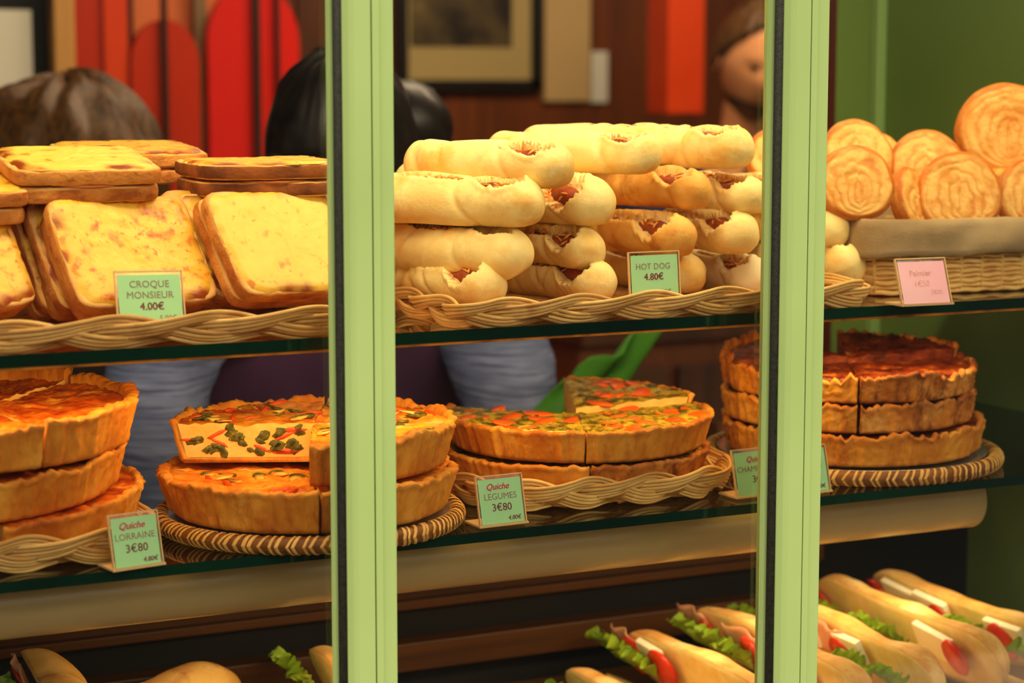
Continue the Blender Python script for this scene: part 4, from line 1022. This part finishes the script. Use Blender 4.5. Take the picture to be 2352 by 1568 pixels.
# ================================================================== people
def skin_body(name, joints, edges, mats, root=0, sub=2, parent=None):
    me = bpy.data.meshes.new(name); me.from_pydata([j[0] for j in joints], edges, [])
    o = bpy.data.objects.new(name, me); COL.objects.link(o)
    sk = o.modifiers.new('skin', 'SKIN'); sk.use_smooth_shade = True
    for i, j in enumerate(joints):
        d = me.skin_vertices[0].data[i]; r = j[1]; d.radius = r if isinstance(r, tuple) else (r, r); d.use_root = (i == root)
    ss = o.modifiers.new('sub', 'SUBSURF'); ss.levels = sub; ss.render_levels = sub
    bpy.context.view_layer.update()
    m2 = bpy.data.meshes.new_from_object(o.evaluated_get(bpy.context.evaluated_depsgraph_get()))
    bpy.data.objects.remove(o)
    for p_ in m2.polygons: p_.use_smooth = True
    return link(name, m2, mats, parent)
def head_pts(c, R, fwd, up):
    """sculpted head surface: rows of points, fwd = face direction, up = crown direction"""
    f = fwd.normalized(); u = (up-f*up.dot(f)).normalized(); s = f.cross(u)
    rows = []; n = 40; m = 34
    for j in range(m+1):
        th = math.pi*(.012+.976*j/m); row = []
        for k in range(n):
            a = 2*math.pi*k/n; x = math.sin(th)*math.cos(a); y = math.sin(th)*math.sin(a); z = math.cos(th)   # x forward, y side, z up
            px, py, pz = x*1.0, y*.78, z*1.22
            if z < 0: py *= 1+.34*z*(.6+.4*max(0, x)); px *= 1+.12*z*(x < 0)*1.6
            g = lambda cy, cz, wy, wz: math.exp(-((py-cy)/wy)**2-((pz-cz)/wz)**2)
            if x > 0:
                px += .26*g(0, -.20, .13, .20)+.10*g(0, .06, .09, .18)                # nose
                px -= .10*(g(.30, .10, .16, .12)+g(-.30, .10, .16, .12))              # eye sockets
                px += .06*(g(.30, .26, .22, .08)+g(-.30, .26, .22, .08))              # brow
                px += .05*g(0, -.56, .22, .06)+.05*g(0, -.68, .2, .05)-.04*g(0, -.62, .2, .03)   # lips
                px += .10*g(0, -.95, .22, .16)                                        # chin
            else:
                px *= 1.08
            row.append(c+(f*px+s*py+u*pz)*R)
        rows.append(row)
    return rows, f, u, s
def add_head(body, c, R, fwd, up, skin='skin'):
    """merge the head into the body mesh"""
    rows, f, u, s = head_pts(c, R, fwd, up)
    mb = MB(); mb.grid(rows, 0, wrap=True, capa=True, capb=True)
    for sg in (-1, 1):                                                                # ears
        q = c+s*sg*R*.80-f*R*.05+u*R*.02; er = []
        for j in range(7):
            t = j/6; rr = R*(.30 if 0 < j < 6 else .1)*(1 if j < 4 else .9)
            er.append([q+s*sg*R*.03*math.sin(math.pi*t)*2+(-f*.25*t+f*.1)*R+(f*math.cos(a)*.55+u*math.sin(a))*rr*(1-.6*abs(t-.5)) for a in [2*math.pi*k/12 for k in range(12)]])
        mb.grid(er, 0, wrap=True, capa=True, capb=True)
        ey = c+s*sg*R*.30+f*R*.86+u*R*.10                                             # eyeball, dark
        mb.add([ey+(s*math.cos(a)*math.sin(t)*.10+u*math.sin(a)*math.sin(t)*.06+f*math.cos(t)*.06)*R for t in (.05, .7, 1.4) for a in [2*math.pi*k/10 for k in range(10)]], [(r*10+k, r*10+(k+1) % 10, (r+1)*10+(k+1) % 10, (r+1)*10+k) for r in range(2) for k in range(10)], 1)
    bm = bmesh.new(); bm.from_mesh(body.data); tmp = mb.mesh('head'); bm.from_mesh(tmp)
    bmesh.ops.recalc_face_normals(bm, faces=bm.faces); bm.to_mesh(body.data); bm.free()
    for p_ in body.data.polygons: p_.use_smooth = True
    return f, u, s
def hair(parent, c, R, fwd, up, m, cut=-.15, front=.35, thick=1.13, seed=0, bun=None, name='hair', vs=1.22, ws=.84, tou=1):
    f = fwd.normalized(); u = (up-f*up.dot(f)).normalized(); s = f.cross(u); n = 64; mr = 24; rows = []
    for j in range(mr+1):
        row = []
        for k in range(n):
            a = 2*math.pi*k/n; cx = math.cos(a)
            lim = math.acos(max(-.95, min(.95, cut+(front-cut)*max(0, (cx+.15)/1.15)**.8))); th = .01+(lim-.01)*j/mr
            x = math.sin(th)*math.cos(a); y = math.sin(th)*math.sin(a); z = math.cos(th)
            k2 = thick*(1+tou*.05*noise.noise(Vector((a*5, th*1.2, seed)))+tou*.03*noise.noise(Vector((a*16, th*2, seed))))-(.04 if j == mr else 0)
            row.append(c+(f*x*1.06*k2+s*y*ws*k2+u*z*vs*k2)*R)
        rows.append(row)
    mb = MB().grid(rows, 0, wrap=True, capa=True)
    if bun:
        q, rb = bun; mb.add([], []); pr2 = [[q+Vector((math.sin(t)*math.cos(a), math.sin(t)*math.sin(a), math.cos(t)*.9))*rb*(1+.06*noise.noise(Vector((a*3, t*3, 1)))) for a in [2*math.pi*k/24 for k in range(24)]] for t in [.02+3.1*i/14 for i in range(15)]]
        mb.grid(pr2, 0, wrap=True, capa=True, capb=True)
    o = mb.build(name, M[m], parent); sd = o.modifiers.new('t', 'SOLIDIFY'); sd.thickness = .012; sd.offset = -1
    return o
V = Vector
def person(label, hd_c, hd_R, fwd, up, joints, edges, clothes, hairargs, extra=None):
    """joints/edges : whole body skeleton; clothes: list of (name, joints, edges, material)"""
    b = skin_body('person', joints, edges, [M['skin'], M['jacket']])
    add_head(b, hd_c, hd_R, fwd, up)
    tag(b, label, 'person')
    for nm, js, es, m in clothes:
        o = skin_body(nm, js, es, [M[m]], parent=b, sub=3)
        for v in o.data.vertices:                          # folds in the cloth
            q = v.co; v.co = q+v.normal*(.0055*noise.noise(Vector((q.x*9+q.z*16, q.y*9, q.z*26-q.x*10)))+.003*noise.noise(q*40))
    hair(b, hd_c, hd_R, fwd, up, *hairargs[0], **hairargs[1])
    return b
def hand_joints(base, d, side, js, es, wi):
    """palm and five curled fingers from wrist index wi"""
    d = d.normalized(); dn = V((0, 0, -1)); k = len(js); js.append((base+d*.045, (.016, .030))); es.append((wi, k))
    for q, (off, ln) in enumerate(((-.026, .062), (-.009, .074), (.009, .070), (.025, .054))):
        p0 = base+d*.082+side*off; a = len(js)
        js += [(p0, .0085), (p0+d*ln*.5+dn*.012, .0082), (p0+d*ln*.75+dn*.036, .007)]; es += [(k, a), (a, a+1), (a+1, a+2)]
    p0 = base+d*.030-side*.034; a = len(js); js += [(p0, .011), (p0+d*.030-side*.016, .009), (p0+d*.052-side*.012+dn*.012, .0078)]; es += [(k, a), (a, a+1), (a+1, a+2)]
# --- the person serving: black hair, pale blue shirt, purple apron, bending over the case
def server():
    hc = V((.150, .80, 1.415)); R = .098
    fwd = V((-.62, -.70, -.42)); up = V((-.30, -.42, .86))
    J = [(V((.20, 1.06, .95)), (.15, .11)), (V((.19, 1.02, 1.10)), (.145, .105)), (V((.18, .97, 1.25)), (.16, .11)), (V((.17, .90, 1.345)), (.10, .08)), (V((.168, .86, 1.385)), .052), (V((.165, .82, 1.44)), .06),
         (V((.01, .90, 1.30)), .062), (V((-.10, .82, 1.13)), .048), (V((-.13, .66, 1.000)), .034),
         (V((.33, .90, 1.30)), .062), (V((.382, .80, 1.12)), .048), (V((.335, .66, 1.02)), .034),
         (V((.12, 1.06, .80)), .10), (V((.12, 1.06, .45)), .065), (V((.12, 1.10, .07)), .045), (V((.12, .98, .03)), .035),
         (V((.29, 1.06, .80)), .10), (V((.29, 1.06, .45)), .065), (V((.29, 1.10, .07)), .045), (V((.29, .98, .03)), .035)]
    E_ = [(0, 1), (1, 2), (2, 3), (3, 4), (4, 5), (2, 6), (6, 7), (7, 8), (2, 9), (9, 10), (10, 11), (0, 12), (12, 13), (13, 14), (14, 15), (0, 16), (16, 17), (17, 18), (18, 19)]
    hand_joints(J[8][0], V((.05, -1, -.15)), V((1, 0, 0)), J, E_, 8); hand_joints(J[11][0], V((-.25, -1, -.1)), V((-1, 0, 0)), J, E_, 11)
    g = .013
    SJ = [(V((.20, 1.06, .95)), (.165, .125)), (V((.19, 1.02, 1.10)), (.205, .12)), (V((.18, .965, 1.25)), (.20, .122)), (V((.17, .90, 1.345)), (.105, .09)), (V((.168, .868, 1.375)), .064),
          (V((.01, .90, 1.30)), .080), (V((-.10, .82, 1.13)), .072), (V((-.13, .645, .990)), .054), (V((.33, .90, 1.30)), .080), (V((.382, .80, 1.12)), .074), (V((.335, .645, 1.01)), .054)]
    SE = [(0, 1), (1, 2), (2, 3), (3, 4), (2, 5), (5, 6), (6, 7), (2, 8), (8, 9), (9, 10)]
    TJ = [(V((.20, 1.06, .93)), (.17, .13)), (V((.12, 1.06, .80)), .115), (V((.12, 1.06, .45)), .085), (V((.12, 1.10, .10)), .07), (V((.29, 1.06, .80)), .115), (V((.29, 1.06, .45)), .085), (V((.29, 1.10, .10)), .07)]
    b = person('person with black hair in a purple apron and pale blue shirt, bending forward', hc, R, fwd, up, J, E_,
               [('shirt', SJ, SE, 'shirt'), ('trousers', TJ, [(0, 1), (1, 2), (2, 3), (0, 4), (4, 5), (5, 6)], 'jacket')],
               (('hairbl',), dict(cut=-.42, front=.36, thick=1.16, seed=3, bun=(hc+V((.105, .065, .030)), .072))))
    # bib apron in front of the shirt
    rows = []
    for j in range(26):
        f = j/25; z = 1.315-.62*f; w = .085+.055*min(1, f*3.2)+.03*f; yc = .855+.16*min(1, f*1.8); row = []
        for i in range(25):
            t = i/24*2-1; x = .175+.015*f+t*w*1.38
            row.append(V((x, yc-.075*math.cos(t*1.25)*1.0-.040+.005*math.sin(t*9+f*5), z)))
        rows.append(row)
    o = MB().grid(rows).build('apron', M['apron'], b); sd = o.modifiers.new('t', 'SOLIDIFY'); sd.thickness = .004
    for sg in (-1, 1):
        MB().tube([V((.175+sg*.085, .80, 1.31)), V((.172+sg*.075, .85, 1.355)), V((.17+sg*.05, .90, 1.395)), V((.17, .95, 1.40))], .008, 8).build('apron_strap', M['apron'], b)
        MB().grid([[V((.168+sg*(.012+.05*u), .80+.035*u+.03*v, 1.372-.05*u*(1-v)+.012*v)) for u in (0, .33, .66, 1)] for v in (0, .5, 1)]).build('collar', M['shirt'], b)
server()
# --- customer with brown hair at the left, back of the head
def customer():
    hc = PY(158, 398, 1.42); R = .112; fwd = V((.25, 1, -.1)); up = V((0, 0, 1))
    x, y = hc.x, hc.y+.02; dz = hc.z-1.385
    J = [(V((x, y, .92)), (.15, .11)), (V((x, y, hc.z-.305)), (.155, .105)), (V((x, y-.01, hc.z-.215)), (.12, .09)), (V((x, y-.005, hc.z-.145)), .052), (V((x, y, hc.z-.055)), .06),
         (V((x-.19, y, hc.z-.245)), .06), (V((x-.23, y+.02, .90)), .045), (V((x-.20, y+.16, .76)), .032), (V((x+.19, y, hc.z-.245)), .06), (V((x+.23, y+.02, .90)), .045), (V((x+.20, y+.16, .76)), .032),
         (V((x-.09, y, .80)), .10), (V((x-.09, y, .45)), .065), (V((x-.09, y, .07)), .045), (V((x-.09, y+.12, .03)), .035), (V((x+.09, y, .80)), .10), (V((x+.09, y, .45)), .065), (V((x+.09, y, .07)), .045), (V((x+.09, y+.12, .03)), .035)]
    E_ = [(0, 1), (1, 2), (2, 3), (3, 4), (2, 5), (5, 6), (6, 7), (2, 8), (8, 9), (9, 10), (0, 11), (11, 12), (12, 13), (13, 14), (0, 15), (15, 16), (16, 17), (17, 18)]
    hand_joints(J[7][0], V((.2, 1, -.2)), V((1, 0, 0)), J, E_, 7); hand_joints(J[10][0], V((-.2, 1, -.2)), V((-1, 0, 0)), J, E_, 10)
    CJ = [(p_, (r+.02 if not isinstance(r, tuple) else (r[0]+.02, r[1]+.02))) for p_, r in J[:3]]+[(J[3][0]-V((0, 0, .02)), .062)]+[(J[i][0], J[i][1]+.02) for i in (5, 6, 7, 8, 9, 10)]
    TJ = [(J[0][0], (.165, .125))]+[(J[i][0], J[i][1]+.018) for i in (11, 12, 13, 15, 16, 17)]
    person('person with tousled brown hair seen from behind at the left, dark jacket', hc, R, fwd, up, J, E_,
           [('jacket', CJ, [(0, 1), (1, 2), (2, 3), (2, 4), (4, 5), (5, 6), (2, 7), (7, 8), (8, 9)], 'jacket'), ('trousers', TJ, [(0, 1), (1, 2), (2, 3), (0, 4), (4, 5), (5, 6)], 'navy')],
           (('hairbr',), dict(cut=-.75, front=.25, thick=1.27, seed=7, vs=1.02, ws=1.02, tou=3.0)))
customer()
# --- man at the right looking down
def man():
    hc = PY(1738, 142, 2.2); R = .105; x, y, z = hc; fwd = V((-.30, -1, -.32)); up = V((0, -.3, .95))
    J = [(V((x+.02, y+.12, .95)), (.16, .11)), (V((x+.02, y+.11, 1.12)), (.165, .11)), (V((x+.015, y+.09, z-.25)), (.17, .11)), (V((x+.01, y+.06, z-.17)), .06), (V((x, y+.02, z-.05)), .06),
         (V((x-.20, y+.10, z-.27)), .06), (V((x-.26, y+.06, z-.52)), .046), (V((x-.22, y-.06, z-.76)), .032), (V((x+.22, y+.10, z-.27)), .06), (V((x+.27, y+.06, z-.52)), .046), (V((x+.22, y-.06, z-.76)), .032),
         (V((x-.07, y+.12, .80)), .10), (V((x-.07, y+.12, .45)), .065), (V((x-.07, y+.14, .07)), .045), (V((x-.07, y+.02, .03)), .035), (V((x+.11, y+.12, .80)), .10), (V((x+.11, y+.12, .45)), .065), (V((x+.11, y+.14, .07)), .045), (V((x+.11, y+.02, .03)), .035)]
    E_ = [(0, 1), (1, 2), (2, 3), (3, 4), (2, 5), (5, 6), (6, 7), (2, 8), (8, 9), (9, 10), (0, 11), (11, 12), (12, 13), (13, 14), (0, 15), (15, 16), (16, 17), (17, 18)]
    hand_joints(J[7][0], V((.1, -.3, -1)), V((0, 1, 0)), J, E_, 7); hand_joints(J[10][0], V((-.1, -.3, -1)), V((0, 1, 0)), J, E_, 10)
    CJ = [(p_, (r[0]+.02, r[1]+.02)) for p_, r in J[:3]]+[(J[3][0]-V((0, 0, .015)), .072)]+[(J[i][0], J[i][1]+.02) for i in (5, 6, 7, 8, 9, 10)]
    TJ = [(J[0][0], (.175, .125))]+[(J[i][0], J[i][1]+.018) for i in (11, 12, 13, 15, 16, 17)]
    b = person('person with short dark hair and a beard looking down, at the right behind the palmiers', hc, R, fwd, up, J, E_,
               [('jacket', CJ, [(0, 1), (1, 2), (2, 3), (2, 4), (4, 5), (5, 6), (2, 7), (7, 8), (8, 9)], 'navy'), ('trousers', TJ, [(0, 1), (1, 2), (2, 3), (0, 4), (4, 5), (5, 6)], 'jacket')],
               (('hairbr',), dict(cut=-.25, front=.78, thick=1.08, seed=2)))
    # beard
    rows, f, u, s = head_pts(hc, R*1.05, fwd, up); sel = []
    mb = MB(); bb = []
    n = 40
    for j in range(23, 35):
        bb.append([rows[j][k % n] for k in range(-11, 12)])
    mb.grid(bb); mb.build('beard', M['hairbr'], b)
man()
# green cloth hanging behind the carrot quiche
def cloth():
    rows = []
    A = PY(1440, 785, .62); B = PY(1262, 985, .57)
    for j in range(22):
        f = j/21; c = A.lerp(B, f)+V((0, .02*math.sin(f*5), -.03*math.sin(math.pi*f)))
        w = .085-.030*f; row = []
        for i in range(15):
            t = i/14*2-1; row.append(c+V((t*w, .012*math.sin(t*6+f*4)+.01*t*t, .5*t*w*(1-f)+.006*math.sin(t*9))))
        rows.append(row)
    o = MB().grid(rows).build('green_cloth', M['greencloth']); sd = o.modifiers.new('t', 'SOLIDIFY'); sd.thickness = .004
    tag(o, 'bright green cloth hanging behind the carrot quiche', 'cloth')
cloth()
